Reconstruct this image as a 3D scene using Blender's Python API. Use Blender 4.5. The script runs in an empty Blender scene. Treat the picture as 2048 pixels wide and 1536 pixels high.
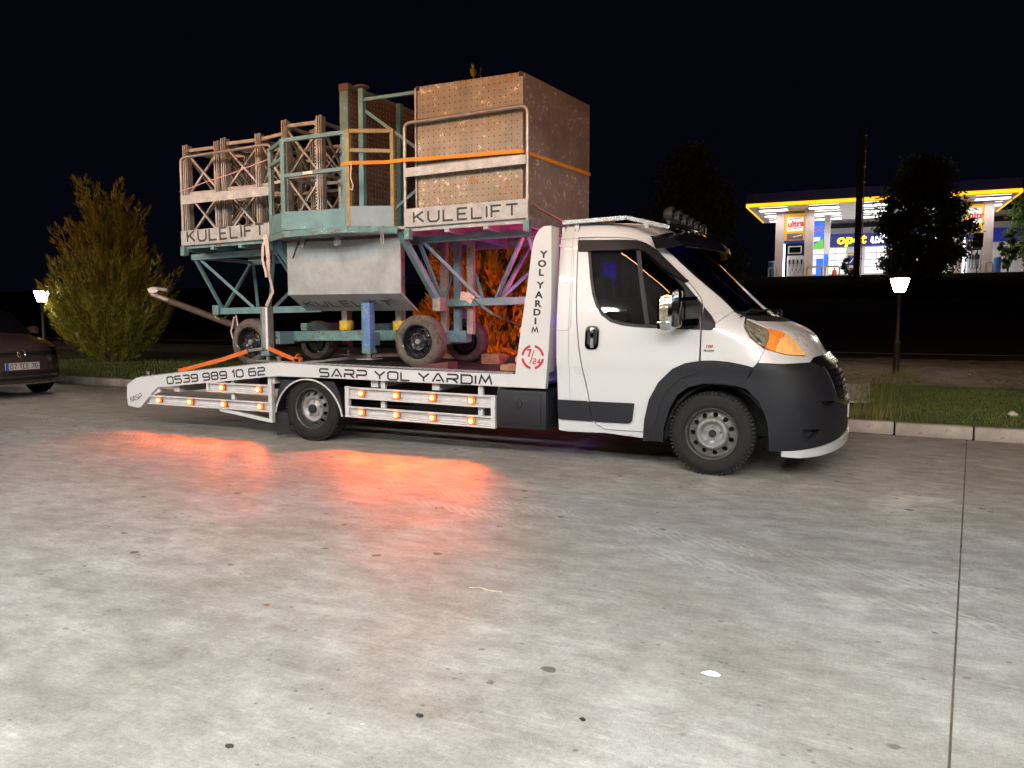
import bpy, bmesh, math, random
from mathutils import Vector, Matrix
from mathutils.geometry import delaunay_2d_cdt
random.seed(7)
R = math.radians
scene = bpy.context.scene
# ------------------------------------------------------------------ camera
cam_d = bpy.data.cameras.new('camera'); cam = bpy.data.objects.new('camera', cam_d)
scene.collection.objects.link(cam); scene.camera = cam
cam.location = (1.0632, -6.2077, 1.3017)
cam.rotation_euler = (math.pi / 2 - 0.09042, 0, 0.43068)
cam_d.sensor_width = 36.0; cam_d.lens = 36.0 * 1522.04 / 2048
cam_d.clip_start = 0.05; cam_d.clip_end = 3000
# ------------------------------------------------------------------ night sky
world = bpy.data.worlds.new('World'); scene.world = world; world.use_nodes = True
wn = world.node_tree; wn.nodes.clear()
w_out = wn.nodes.new('ShaderNodeOutputWorld'); w_bg = wn.nodes.new('ShaderNodeBackground')
sky = wn.nodes.new('ShaderNodeTexSky'); sky.sky_type = 'NISHITA'; sky.sun_disc = False
sky.sun_elevation = R(-9); sky.sun_rotation = R(-70); sky.altitude = 50
w_tint = wn.nodes.new('ShaderNodeMixRGB'); w_tint.blend_type = 'ADD'; w_tint.inputs[0].default_value = 1
w_tint.inputs[2].default_value = (.027, .028, .078, 1)
wn.links.new(sky.outputs[0], w_tint.inputs[1]); wn.links.new(w_tint.outputs[0], w_bg.inputs[0])
w_bg.inputs[1].default_value = 0.05
wn.links.new(w_bg.outputs[0], w_out.inputs[0])
# ------------------------------------------------------------------ exposure
scene.view_settings.view_transform = 'Standard'; scene.view_settings.look = 'None'
scene.view_settings.exposure = 0.0; scene.view_settings.gamma = 1.0
scene.view_settings.use_curve_mapping = False
scene.render.engine = 'CYCLES'
cy = scene.cycles
cy.use_denoising = True; cy.max_bounces = 6; cy.diffuse_bounces = 3; cy.glossy_bounces = 4
cy.transmission_bounces = 4; cy.transparent_max_bounces = 12; cy.caustics_reflective = False; cy.caustics_refractive = False
cy.sample_clamp_indirect = 4.0
try: cy.denoiser = 'OPENIMAGEDENOISE'
except Exception: pass
COL = scene.collection
# ------------------------------------------------------------------ material helpers
MATS = {}
def new_mat(name):
    m = bpy.data.materials.new(name); m.use_nodes = True; MATS[name] = m
    nt = m.node_tree; b = nt.nodes['Principled BSDF']
    return m, nt, b
def node(nt, t, **kw):
    n = nt.nodes.new(t)
    for k, v in kw.items(): setattr(n, k, v)
    return n
def tex(nt, kind, scale, detail=4.0, rough=.55, vec=None, stretch=None):
    tc = node(nt, 'ShaderNodeTexCoord'); src = tc.outputs['Object']
    if stretch:
        mp = node(nt, 'ShaderNodeMapping'); mp.inputs['Scale'].default_value = stretch
        nt.links.new(src, mp.inputs[0]); src = mp.outputs[0]
    n = node(nt, kind); n.inputs['Scale'].default_value = scale
    if kind == 'ShaderNodeTexNoise':
        n.inputs['Detail'].default_value = detail; n.inputs['Roughness'].default_value = rough
    nt.links.new(src, n.inputs['Vector'])
    return n
def ramp(nt, src, stops):
    r = node(nt, 'ShaderNodeValToRGB'); e = r.color_ramp.elements
    while len(e) < len(stops): e.new(.5)
    for el, (p, c) in zip(e, stops):
        el.position = p; el.color = (c, c, c, 1) if not isinstance(c, tuple) else (*c, 1)
    nt.links.new(src, r.inputs[0]); return r
def mix(nt, fac, a, b, blend='MIX'):
    m = node(nt, 'ShaderNodeMixRGB', blend_type=blend)
    for i, v in enumerate((fac, a, b)):
        if isinstance(v, (int, float)): m.inputs[i].default_value = v if i == 0 else (v, v, v, 1)
        elif isinstance(v, tuple): m.inputs[i].default_value = (*v, 1)
        else: nt.links.new(v, m.inputs[i])
    return m.outputs[0]
def bump(nt, b, h, dist=.002, strength=.6):
    n = node(nt, 'ShaderNodeBump'); n.inputs['Distance'].default_value = dist; n.inputs['Strength'].default_value = strength
    nt.links.new(h, n.inputs['Height']); nt.links.new(n.outputs[0], b.inputs['Normal'])
def plain(name, col, rough=.5, metal=0.0, coat=0.0, var=.12, vscale=9.0, bmp=0.0, emit=None, estr=0.0, spec=None):
    m, nt, b = new_mat(name)
    b.inputs['Roughness'].default_value = rough; b.inputs['Metallic'].default_value = metal
    if coat: b.inputs['Coat Weight'].default_value = coat; b.inputs['Coat Roughness'].default_value = .04
    if spec is not None: b.inputs['Specular IOR Level'].default_value = spec
    if var:
        n = tex(nt, 'ShaderNodeTexNoise', vscale, 5.0, .6)
        lo = tuple(c * (1 - var) for c in col); hi = tuple(min(1, c * (1 + var)) for c in col)
        r = ramp(nt, n.outputs['Fac'], [(.3, lo), (.7, hi)])
        nt.links.new(r.outputs[0], b.inputs['Base Color'])
        rr = ramp(nt, n.outputs['Fac'], [(.3, max(.02, rough * .85)), (.7, min(1, rough * 1.15))])
        nt.links.new(rr.outputs[0], b.inputs['Roughness'])
        if bmp: bump(nt, b, n.outputs['Fac'], bmp)
    else: b.inputs['Base Color'].default_value = (*col, 1)
    if emit: b.inputs['Emission Color'].default_value = (*emit, 1); b.inputs['Emission Strength'].default_value = estr
    return m
def splashed(name, col, rough, metal, stain, splash, rust_amt=.5, splash_amt=.62, scale=6.0, dirt=None, spec=None):
    """painted or zinc-coated steel with rust, dirt and splashes of paint or mortar"""
    m, nt, b = new_mat(name)
    n1 = tex(nt, 'ShaderNodeTexNoise', scale, 8.0, .65)
    n2 = tex(nt, 'ShaderNodeTexNoise', scale * 5, 6.0, .7)
    n3 = tex(nt, 'ShaderNodeTexNoise', scale * 2.2, 9.0, .72)
    base = mix(nt, .65, col, ramp(nt, n1.outputs['Fac'], [(.3, tuple(c * .5 for c in col)), (.72, tuple(min(1, c * 1.35) for c in col))]).outputs[0])
    rs = ramp(nt, n3.outputs['Fac'], [(rust_amt, 0.0), (rust_amt + .07, 1.0)])
    base = mix(nt, rs.outputs[0], base, stain)
    v = tex(nt, 'ShaderNodeTexVoronoi', scale * 4.0)
    sp = ramp(nt, v.outputs['Distance'], [(.12, 1.0), (.20, 0.0)])
    gate = ramp(nt, n1.outputs['Fac'], [(splash_amt, 0.0), (splash_amt + .06, 1.0)])
    blot = ramp(nt, n2.outputs['Fac'], [(.585, 0.0), (.625, 1.0)])
    f = mix(nt, 1.0, gate.outputs[0], mix(nt, 1.0, sp.outputs[0], blot.outputs[0], 'ADD'), 'MULTIPLY')
    base = mix(nt, f, base, splash)
    nt.links.new(base, b.inputs['Base Color'])
    b.inputs['Metallic'].default_value = metal; b.inputs['Roughness'].default_value = rough
    if spec is not None: b.inputs['Specular IOR Level'].default_value = spec
    bump(nt, b, n2.outputs['Fac'], .0015, .5)
    return m
def glow(name, col, strength):
    m, nt, b = new_mat(name); nt.nodes.remove(b)
    e = node(nt, 'ShaderNodeEmission'); e.inputs[0].default_value = (*col, 1); e.inputs[1].default_value = strength
    nt.links.new(e.outputs[0], nt.nodes['Material Output'].inputs[0]); return m
def tinted_glass(name, tint, rough=.02):
    m, nt, b = new_mat(name); nt.nodes.remove(b)
    t = node(nt, 'ShaderNodeBsdfTransparent'); t.inputs[0].default_value = (*tint, 1)
    g = node(nt, 'ShaderNodeBsdfGlossy'); g.inputs['Roughness'].default_value = rough
    fr = node(nt, 'ShaderNodeFresnel'); fr.inputs[0].default_value = 1.5
    ms = node(nt, 'ShaderNodeMixShader')
    nt.links.new(fr.outputs[0], ms.inputs[0]); nt.links.new(t.outputs[0], ms.inputs[1]); nt.links.new(g.outputs[0], ms.inputs[2])
    nt.links.new(ms.outputs[0], nt.nodes['Material Output'].inputs[0]); return m

WHITE = plain('white_paint', (.585, .60, .60), .30, 0, .6, .012, 2.0)
WHITE_ROUGH = plain('white_frame_paint', (.57, .575, .565), .42, 0, .1, .10, 14.0)
PLASTIC = plain('dark_plastic', (.0085, .0098, .0135), .55, 0, 0, .15, 30.0, .0006, spec=.38)
BLACK_GLOSS = plain('black_gloss', (.006, .006, .007), .12, 0, .8, 0)
BLACK = plain('black_matt', (.010, .010, .011), .6, 0, 0, .2, 12.0)
UNDER = plain('underbody', (.012, .011, .011), .85, 0, 0, .3, 6.0)
CHROME = plain('chrome', (.75, .75, .75), .07, 1.0, 0, 0)
STEEL = plain('brushed_steel', (.55, .54, .52), .24, 1.0, 0, .1, 25.0)
RIM = plain('rim_silver', (.30, .295, .285), .42, .45, 0, .14, 20.0)
RIM_DARK = plain('rim_barrel', (.09, .088, .085), .45, .5, 0, .3, 14.0)
RIM_BLACK = plain('rim_black', (.018, .018, .020), .28, .2, .3, .3, 16.0)
TYRE = plain('tyre_rubber', (.012, .011, .0105), .8, 0, 0, .3, 8.0, spec=.3)
TYRE_DUSTY = splashed('tyre_dusty', (.12, .10, .08), .9, 0, (.05, .045, .04), (.2, .17, .13), .52, .7, 7.0)
CHECKER = plain('checker_plate', (.42, .41, .40), .38, .8, 0, .35, 60.0, .003)
DECK = splashed('deck_plate', (.045, .040, .040), .5, .3, (.06, .035, .02), (.12, .11, .1), .58, .7, 5.0)
LETTER = plain('black_lettering', (.012, .009, .010), .45, 0, 0, 0)
RED_LETTER = plain('red_lettering', (.42, .012, .015), .4, 0, 0, 0)
TEAL = splashed('teal_paint', (.125, .245, .262), .5, .1, (.16, .075, .03), (.62, .62, .58), .66, .64, 5.0)
TEAL_RUST = splashed('teal_rusted', (.11, .24, .24), .6, .1, (.17, .07, .025), (.6, .6, .5), .53, .58, 9.0)
TEAL_FRAME = splashed('teal_frame', (.12, .215, .205), .55, .1, (.20, .10, .03), (.7, .68, .6), .60, .60, 11.0)
BLUE_LEG = splashed('blue_paint', (.10, .20, .42), .5, .1, (.35, .33, .28), (.15, .07, .03), .57, .62, 10.0)
GALV = splashed('galvanised', (.34, .33, .315), .48, .5, (.17, .14, .115), (.62, .58, .5), .60, .56, 9.0)
GALV_TUBE = splashed('galvanised_tube', (.34, .30, .275), .42, .6, (.22, .15, .11), (.6, .56, .5), .60, .62, 9.0)
MAST = splashed('mast_steel', (.37, .33, .29), .5, .4, (.24, .15, .10), (.55, .5, .42), .56, .60, 9.0)
RUST_PLATE = splashed('rusty_plate', (.15, .085, .06), .7, .2, (.07, .045, .035), (.42, .33, .22), .58, .60, 6.0)
BOXWHITE = splashed('white_housing', (.31, .335, .335), .45, 0, (.26, .28, .28), (.4, .4, .4), .62, .72, 4.0)
YELLOW = plain('yellow_paint', (.62, .40, .02), .5, 0, 0, .25, 20.0)
ORANGE_STRAP = plain('orange_webbing', (.62, .13, .012), .7, 0, 0, .2, 60.0)
AMBER_STRAP = plain('amber_webbing', (.62, .22, .012), .7, 0, 0, .2, 60.0)
PALE_STRAP = plain('pale_webbing', (.62, .47, .40), .8, 0, 0, .2, 50.0)
ROPE_PINK = plain('pink_rope', (.60, .30, .30), .8, 0, 0, .2, 50.0)
WOOD = plain('rough_timber', (.33, .19, .10), .8, 0, 0, .35, 22.0, .002)
PIPE_RUST = splashed('rusty_tube', (.075, .055, .042), .7, .3, (.07, .05, .04), (.34, .3, .24), .55, .62, 10.0)
RAG = plain('white_rag', (.62, .58, .54), .9, 0, 0, .2, 20.0)
GLASS_DARK = tinted_glass('tinted_glass', (.028, .031, .04))
GLASS_SCREEN = tinted_glass('windscreen_glass', (.22, .24, .24))
LENS_AMBER = plain('amber_lens', (.72, .22, .04), .10, 0, .9, .35, 18.0, 0, (1, .25, .02), .22)
LENS_AMBER_PALE = plain('pale_amber_lens', (.85, .46, .17), .10, 0, .9, .22, 12.0, 0, (1, .42, .10), .20)
REFLECTOR = plain('lamp_reflector', (.85, .83, .78), .35, .35, 0, .2, 26.0, .01)
BULB = glow('indicator_bulb', (1.0, .38, .05), 9.0)
LENS_CLEAR = plain('clear_lens', (.27, .25, .18), .08, .3, .9, .55, 26.0)
MARK_RIM = glow('marker_lens', (1.0, .05, .003), 7.0)
MARK_CORE = glow('marker_core', (1.0, .60, .16), 9.0)
LED_BLUE = glow('blue_led', (.10, .05, 1.0), 4.0)
LED_RED = glow('red_led', (1.0, .09, .06), 5.0)
# ------------------------------------------------------------------ object helpers
def link(o, parent=None):
    COL.objects.link(o)
    if parent is not None:
        o.parent = parent
        t = parent.location if parent.parent is None else Vector((0, 0, 0))
        o.matrix_parent_inverse = Matrix.Translation(-t)
    return o
def tag(o, label=None, cat=None, group=None, kind=None):
    for k, v in (('label', label), ('category', cat), ('group', group), ('kind', kind)):
        if v: o[k] = v
    return o
def thing(name, loc, label, cat, group=None):
    o = bpy.data.objects.new(name, None); o.empty_display_size = .2; o.location = loc
    COL.objects.link(o); return tag(o, label, cat, group)
def build(name, geo, mat, parent=None, smooth=False, loc=None):
    vs, fs = geo
    me = bpy.data.meshes.new(name); me.from_pydata([tuple(v) for v in vs], [], fs); me.update()
    me.materials.append(mat)
    if smooth:
        me.polygons.foreach_set('use_smooth', [True] * len(me.polygons))
        try: me.set_sharp_from_angle(angle=R(38))
        except Exception: pass
    o = bpy.data.objects.new(name, me)
    if loc: o.location = loc
    return link(o, parent)
def join(*geos):
    vs, fs = [], []
    for v, f in geos:
        n = len(vs); vs += list(v); fs += [tuple(i + n for i in q) for q in f]
    return vs, fs
def xf(geo, M): return [M @ Vector(v) for v in geo[0]], geo[1]
def moved(geo, d): return [Vector(v) + Vector(d) for v in geo[0]], geo[1]
def box(a, b, c=0.0):
    x0, y0, z0 = (min(p, q) for p, q in zip(a, b)); x1, y1, z1 = (max(p, q) for p, q in zip(a, b))
    if c <= 0:
        vs = [(x, y, z) for x in (x0, x1) for y in (y0, y1) for z in (z0, z1)]
        return vs, [(0, 1, 3, 2), (4, 6, 7, 5), (0, 4, 5, 1), (2, 3, 7, 6), (0, 2, 6, 4), (1, 5, 7, 3)]
    c = min(c, (x1 - x0) * .45, (y1 - y0) * .45, (z1 - z0) * .45)
    bm = bmesh.new(); bmesh.ops.create_cube(bm, size=1)
    bmesh.ops.scale(bm, vec=(x1 - x0, y1 - y0, z1 - z0), verts=bm.verts)
    bmesh.ops.translate(bm, vec=((x0 + x1) / 2, (y0 + y1) / 2, (z0 + z1) / 2), verts=bm.verts)
    bmesh.ops.bevel(bm, geom=list(bm.edges), offset=c, segments=2, profile=.5, affect='EDGES')
    return from_bm(bm)
def from_bm(bm):
    bm.verts.index_update()
    g = [tuple(v.co) for v in bm.verts], [tuple(v.index for v in f.verts) for f in bm.faces]
    bm.free(); return g
def frame_of(d, up=(0, 0, 1)):
    d = Vector(d).normalized(); u = Vector(up)
    if abs(d.dot(u)) > .97: u = Vector((0, 1, 0))
    s = d.cross(u).normalized(); return d, s, s.cross(d).normalized()
def bar(p, q, w, h=None, up=(0, 0, 1)):
    h = h or w; p, q = Vector(p), Vector(q); d, s, u = frame_of(q - p, up)
    vs = [e + s * (i * w / 2) + u * (j * h / 2) for e in (p, q) for i, j in ((-1, -1), (1, -1), (1, 1), (-1, 1))]
    return vs, [(3, 2, 1, 0), (4, 5, 6, 7), (0, 1, 5, 4), (1, 2, 6, 5), (2, 3, 7, 6), (3, 0, 4, 7)]
def tube(pts, r, n=8, closed=False, r2=None):
    pts = [Vector(p) for p in pts]; m = len(pts); vs, fs = [], []
    up = None
    for i, p in enumerate(pts):
        a = pts[(i - 1) % m] if (i or closed) else p; b = pts[(i + 1) % m] if (i < m - 1 or closed) else p
        d = (b - a).normalized()
        if up is None: _, s, up = frame_of(d)
        s = d.cross(up).normalized(); up = s.cross(d).normalized()
        rr = r if r2 is None else r + (r2 - r) * i / max(1, m - 1)
        for k in range(n):
            t = 2 * math.pi * k / n; vs.append(p + s * (rr * math.cos(t)) + up * (rr * math.sin(t)))
    for i in range(m if closed else m - 1):
        for k in range(n):
            a = i * n + k; b = i * n + (k + 1) % n; j = (i + 1) % m
            fs.append((a, b, j * n + (k + 1) % n, j * n + k))
    if not closed: fs += [tuple(range(n - 1, -1, -1)), tuple((m - 1) * n + k for k in range(n))]
    return vs, fs
def ribbon(pts, w, t, wdir):
    """flat strap: width along wdir"""
    vs, fs = [], []; wd = Vector(wdir).normalized(); m = len(pts)
    for i, p in enumerate(pts):
        p = Vector(p); a = Vector(pts[max(0, i - 1)]); b = Vector(pts[min(m - 1, i + 1)])
        d = (b - a).normalized(); s = (wd - d * wd.dot(d)).normalized(); n = d.cross(s)
        for i2, j2 in ((-1, -1), (1, -1), (1, 1), (-1, 1)): vs.append(p + s * (w / 2 * i2) + n * (t / 2 * j2))
    for i in range(m - 1):
        for k in range(4): fs.append((i * 4 + k, i * 4 + (k + 1) % 4, (i + 1) * 4 + (k + 1) % 4, (i + 1) * 4 + k))
    return vs, fs + [(3, 2, 1, 0), tuple((m - 1) * 4 + k for k in range(4))]
def lathe(prof, seg=40, axis='y', c=(0, 0, 0), cap=True):
    """prof: list of (radius, offset along axis)"""
    vs, fs = [], []; n = len(prof)
    for k in range(seg):
        t = 2 * math.pi * k / seg; ct, st = math.cos(t), math.sin(t)
        for r, h in prof:
            v = {'y': (r * ct, h, r * st), 'z': (r * ct, r * st, h), 'x': (h, r * ct, r * st)}[axis]
            vs.append((v[0] + c[0], v[1] + c[1], v[2] + c[2]))
    for k in range(seg):
        j = (k + 1) % seg
        for i in range(n - 1): fs.append((k * n + i, k * n + i + 1, j * n + i + 1, j * n + i))
    if cap:
        if prof[0][0] > 1e-4: fs.append(tuple(k * n for k in range(seg)))
        if prof[-1][0] > 1e-4: fs.append(tuple(k * n + n - 1 for k in range(seg - 1, -1, -1)))
    return vs, fs
def prism(poly, y0, y1, plane='xz'):
    """extrude a 2-D polygon; plane xz along y, xy along z, yz along x"""
    n = len(poly)
    f = {'xz': lambda p, h: (p[0], h, p[1]), 'xy': lambda p, h: (p[0], p[1], h), 'yz': lambda p, h: (h, p[0], p[1])}[plane]
    vs = [f(p, y0) for p in poly] + [f(p, y1) for p in poly]
    return vs, [tuple(range(n)), tuple(range(2 * n - 1, n - 1, -1))] + [(i, i + n, (i + 1) % n + n, (i + 1) % n) for i in range(n)]
def inside(p, poly):
    x, y = p; c = False; j = len(poly) - 1
    for i in range(len(poly)):
        xi, yi = poly[i]; xj, yj = poly[j]
        if (yi > y) != (yj > y) and x < (xj - xi) * (y - yi) / (yj - yi) + xi: c = not c
        j = i
    return c
def densify(poly, res, closed=True):
    out = []
    n = len(poly)
    for i in range(n if closed else n - 1):
        a, b = poly[i], poly[(i + 1) % n]; l = math.hypot(b[0] - a[0], b[1] - a[1]); k = max(1, int(l / res))
        out += [(a[0] + (b[0] - a[0]) * t / k, a[1] + (b[1] - a[1]) * t / k) for t in range(k)]
    if not closed: out.append(tuple(poly[-1]))
    return out
def rounded(poly, r, n=4):
    out = []; m = len(poly)
    for i in range(m):
        p = Vector(poly[i]); a = Vector(poly[i - 1]); b = Vector(poly[(i + 1) % m])
        da = (a - p); db = (b - p); q = min(r, da.length * .45, db.length * .45)
        s, e = p + da.normalized() * q, p + db.normalized() * q
        for k in range(n + 1):
            t = k / n; out.append(tuple((1 - t) ** 2 * s + 2 * t * (1 - t) * p + t * t * e))
    return out
def triangulate(outline, holes=(), res=.05):
    """2-D constrained triangulation with inner grid points"""
    loops = [densify(outline, res)] + [densify(h, res) for h in holes]
    vs, es = [], []
    for lp in loops:
        n = len(vs); vs += lp; es += [(n + i, n + (i + 1) % len(lp)) for i in range(len(lp))]
    xs = [p[0] for p in outline]; ys = [p[1] for p in outline]
    bd = list(vs); cell = {}
    for p in bd: cell.setdefault((int(p[0] // res), int(p[1] // res)), []).append(p)
    x = min(xs) + res / 2; row = 0
    while x < max(xs):
        y = min(ys) + (res * .5 if row % 2 else res)
        while y < max(ys):
            if inside((x, y), loops[0]) and not any(inside((x, y), h) for h in loops[1:]):
                k = (int(x // res), int(y // res))
                if not any((x - q[0]) ** 2 + (y - q[1]) ** 2 < (res * .4) ** 2 for i in (-1, 0, 1) for j in (-1, 0, 1) for q in cell.get((k[0] + i, k[1] + j), ())):
                    vs.append((x, y))
            y += res
        x += res; row += 1
    ov, oe, of, *_ = delaunay_2d_cdt([Vector(v) for v in vs], es, [], 0, 1e-6)
    keep = []
    for f in of:
        c = (sum(ov[i][0] for i in f) / len(f), sum(ov[i][1] for i in f) / len(f))
        if inside(c, loops[0]) and not any(inside(c, h) for h in loops[1:]): keep.append(tuple(f))
    return [tuple(v) for v in ov], keep
def shell(surface, outline, holes=(), res=.05, off=0.0, thick=.015):
    """panel following a surface(u, v) -> point; real thickness inwards along the normal (right-hand u x v is outward)"""
    pv, pf = triangulate(outline, holes, res)
    h = 1e-3; outer, inner = [], []
    for u, v in pv:
        p = Vector(surface(u, v)); du = Vector(surface(u + h, v)) - Vector(surface(u - h, v)); dv = Vector(surface(u, v + h)) - Vector(surface(u, v - h))
        n = du.cross(dv)
        n = n.normalized() if n.length > 1e-12 else Vector((0, -1, 0))
        outer.append(p + n * off); inner.append(p + n * (off - thick))
    vs = list(outer); fs = []; cnt = {}
    for f in pf:
        a, b, c = f
        s = (pv[b][0] - pv[a][0]) * (pv[c][1] - pv[a][1]) - (pv[b][1] - pv[a][1]) * (pv[c][0] - pv[a][0])
        f = f if s > 0 else (a, c, b); fs.append(f)
        for i in range(3):
            e = (f[i], f[(i + 1) % 3]); cnt[e] = cnt.get(e, 0) + 1
    for (a, b) in list(cnt):
        if (b, a) not in cnt:
            n = len(vs); vs += [outer[a], outer[b], inner[b], inner[a]]; fs.append((n + 1, n, n + 3, n + 2))
    return vs, fs
def flip_y(geo, c):
    return [(v[0], 2 * c - v[1], v[2]) for v in geo[0]], [tuple(reversed(f)) for f in geo[1]]
def lerp_tab(tab, z):
    if z <= tab[0][0]: return tab[0][1]
    for (a, b), (c, d) in zip(tab, tab[1:]):
        if z <= c:
            t = (z - a) / (c - a)
            return b + (d - b) * t
    return tab[-1][1]
def smooth_tab(tab, z):
    # Catmull-like monotone smoothing: average of nearby linear samples
    s = 0.0
    for k in (-2, -1, 0, 1, 2): s += lerp_tab(tab, z + k * 0.018)
    return s / 5
CAB_C = 1.0
W_TAB = [(0.2, .955), (.35, .985), (.6, 1.0), (.81, 1.006), (.85, 1.010), (.875, 1.021), (.95, 1.021), (1.15, 1.013), (1.3, .995), (1.6, .945), (1.85, .895), (1.98, .862), (2.04, .835), (2.08, .80), (2.11, .74)]
F_TAB = [(.15, .93), (.22, .95), (.3, .957), (.6, .962), (.73, .94), (.86, .89), (.94, .80), (.98, .768), (1.08, .715), (1.157, .66), (1.2, .60), (1.23, .505), (1.281, .391), (1.371, .248), (1.565, .045), (1.80, -.196), (1.95, -.36), (2.05, -.50), (2.10, -.62), (2.13, -.80)]
L_TAB = [(.2, .58), (.95, .62), (1.3, .68), (2.0, .62)]
SUP = 2.5
def cab_w(z): return smooth_tab(W_TAB, z)
def cab_f(z): return smooth_tab(F_TAB, z)
def cab_y(x, z):
    """near-side body surface: y for a point (x, z) of the side view"""
    w, f, l = cab_w(z), cab_f(z), lerp_tab(L_TAB, z)
    x0 = f - l
    if x <= x0: return CAB_C - w
    t = min(1.0, (x - x0) / l)
    return CAB_C - w * max(0.0, 1 - t ** SUP) ** (1 / SUP)
def cab_x(y, z):
    """front body surface: x for a point (y, z) of the front view"""
    w, f, l = cab_w(z), cab_f(z), lerp_tab(L_TAB, z)
    q = min(1.0, abs(y - CAB_C) / w)
    return f - l + l * max(0.0, 1 - q ** SUP) ** (1 / SUP)
# ------------------------------------------------------------------ lettering
q = .16
GLYPHS = {
 '0': (1, [([(q, 0), (1 - q, 0), (1, q), (1, 1 - q), (1 - q, 1), (q, 1), (0, 1 - q), (0, q)], True)]),
 '1': (.3, [([(0, .78), (.3, 1), (.3, 0)], False)]),
 '2': (1, [([(0, 1), (.87, 1), (1, .87), (1, .64), (.87, .52), (.13, .52), (0, .38), (0, 0), (1, 0)], False)]),
 '3': (1, [([(0, 1), (.87, 1), (1, .87), (1, .64), (.9, .52), (1, .4), (1, .13), (.87, 0), (0, 0)], False), ([(.25, .52), (.9, .52)], False)]),
 '4': (1, [([(.72, 0), (.72, 1), (0, .3), (1, .3)], False)]),
 '5': (1, [([(1, 1), (0, 1), (0, .56), (.87, .56), (1, .43), (1, .13), (.87, 0), (0, 0)], False)]),
 '6': (1, [([(1, 1), (.15, 1), (0, .85), (0, .15), (.15, 0), (.85, 0), (1, .15), (1, .43), (.87, .56), (.08, .56)], False)]),
 '7': (1, [([(0, 1), (1, 1), (.4, 0)], False)]),
 '8': (1, [([(q, 0), (1 - q, 0), (1, q), (1, .4), (.88, .52), (1, .64), (1, 1 - q), (1 - q, 1), (q, 1), (0, 1 - q), (0, .64), (.12, .52), (0, .4), (0, q)], True), ([(.12, .52), (.88, .52)], False)]),
 '9': (1, [([(0, 0), (.85, 0), (1, .15), (1, .85), (.85, 1), (.15, 1), (0, .85), (0, .57), (.13, .44), (.92, .44)], False)]),
 'S': (1, [([(1, 1), (.13, 1), (0, .87), (0, .65), (.13, .52), (.87, .52), (1, .39), (1, .13), (.87, 0), (0, 0)], False)]),
 'A': (1.1, [([(0, 0), (.48, 1), (.62, 1), (1.1, 0)], False), ([(.36, .2), (.8, .2)], False)]),
 'R': (1, [([(0, 1), (.87, 1), (1, .87), (1, .6), (.87, .46), (0, .46), (0, 0)], False), ([(.52, .46), (1, 0)], False)]),
 'P': (1, [([(0, 1), (.87, 1), (1, .87), (1, .54), (.87, .4), (0, .4), (0, 0)], False)]),
 'Y': (1.05, [([(0, 1), (.52, .45), (1.05, 1)], False), ([(.52, .45), (.52, 0)], False)]),
 'O': (1, [([(q, 0), (1 - q, 0), (1, q), (1, 1 - q), (1 - q, 1), (q, 1), (0, 1 - q), (0, q)], True)]),
 'L': (.85, [([(0, 1), (0, 0), (.85, 0)], False)]),
 'D': (1, [([(0, 0), (.82, 0), (1, .18), (1, .82), (.82, 1), (0, 1)], True)]),
 'I': (0.0, [([(0, 0), (0, 1)], False)]),
 'M': (1.15, [([(0, 0), (.22, 1), (.57, .25), (.93, 1), (1.15, 0)], False)]),
 'N': (.9, [([(0, 0), (0, 1), (.9, 0), (.9, 1)], False)]),
 'K': (.9, [([(0, 0), (0, 1)], False), ([(.86, 1), (.02, .44)], False), ([(.25, .6), (.9, 0)], False)]),
 'U': (.95, [([(0, 1), (0, .22), (.2, 0), (.75, 0), (.95, .22), (.95, 1)], False)]),
 'E': (.8, [([(.8, 1), (0, 1), (0, 0), (.8, 0)], False), ([(0, .5), (.7, .5)], False)]),
 'F': (.8, [([(.8, 1), (0, 1), (0, 0)], False), ([(0, .5), (.68, .5)], False)]),
 'T': (.95, [([(0, 1), (.95, 1)], False), ([(.47, 1), (.47, 0)], False)]),
 'C': (.9, [([(.9, 1), (.15, 1), (0, .85), (0, .15), (.15, 0), (.9, 0)], False)]),
 'i': (0.0, [([(0, 0), (0, .6)], False), ([(0, .75), (0, .92)], False)]),
 '/': (.75, [([(0, -.1), (.75, 1.1)], False)]),
}
def stroke_poly(pts, w, closed):
    n = len(pts); L, Rr = [], []
    for i in range(n):
        p = Vector(pts[i]); a = Vector(pts[i - 1]) if (i or closed) else None; b = Vector(pts[(i + 1) % n]) if (i < n - 1 or closed) else None
        d1 = (p - a).normalized() if a is not None else None; d2 = (b - p).normalized() if b is not None else None
        d1 = d1 or d2; d2 = d2 or d1
        n1 = Vector((-d1.y, d1.x)); n2 = Vector((-d2.y, d2.x)); m = n1 + n2
        m = m.normalized() if m.length > .2 else n1
        k = w / 2 / max(.45, m.dot(n1))
        L.append(p + m * k); Rr.append(p - m * k)
    return L, Rr
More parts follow.
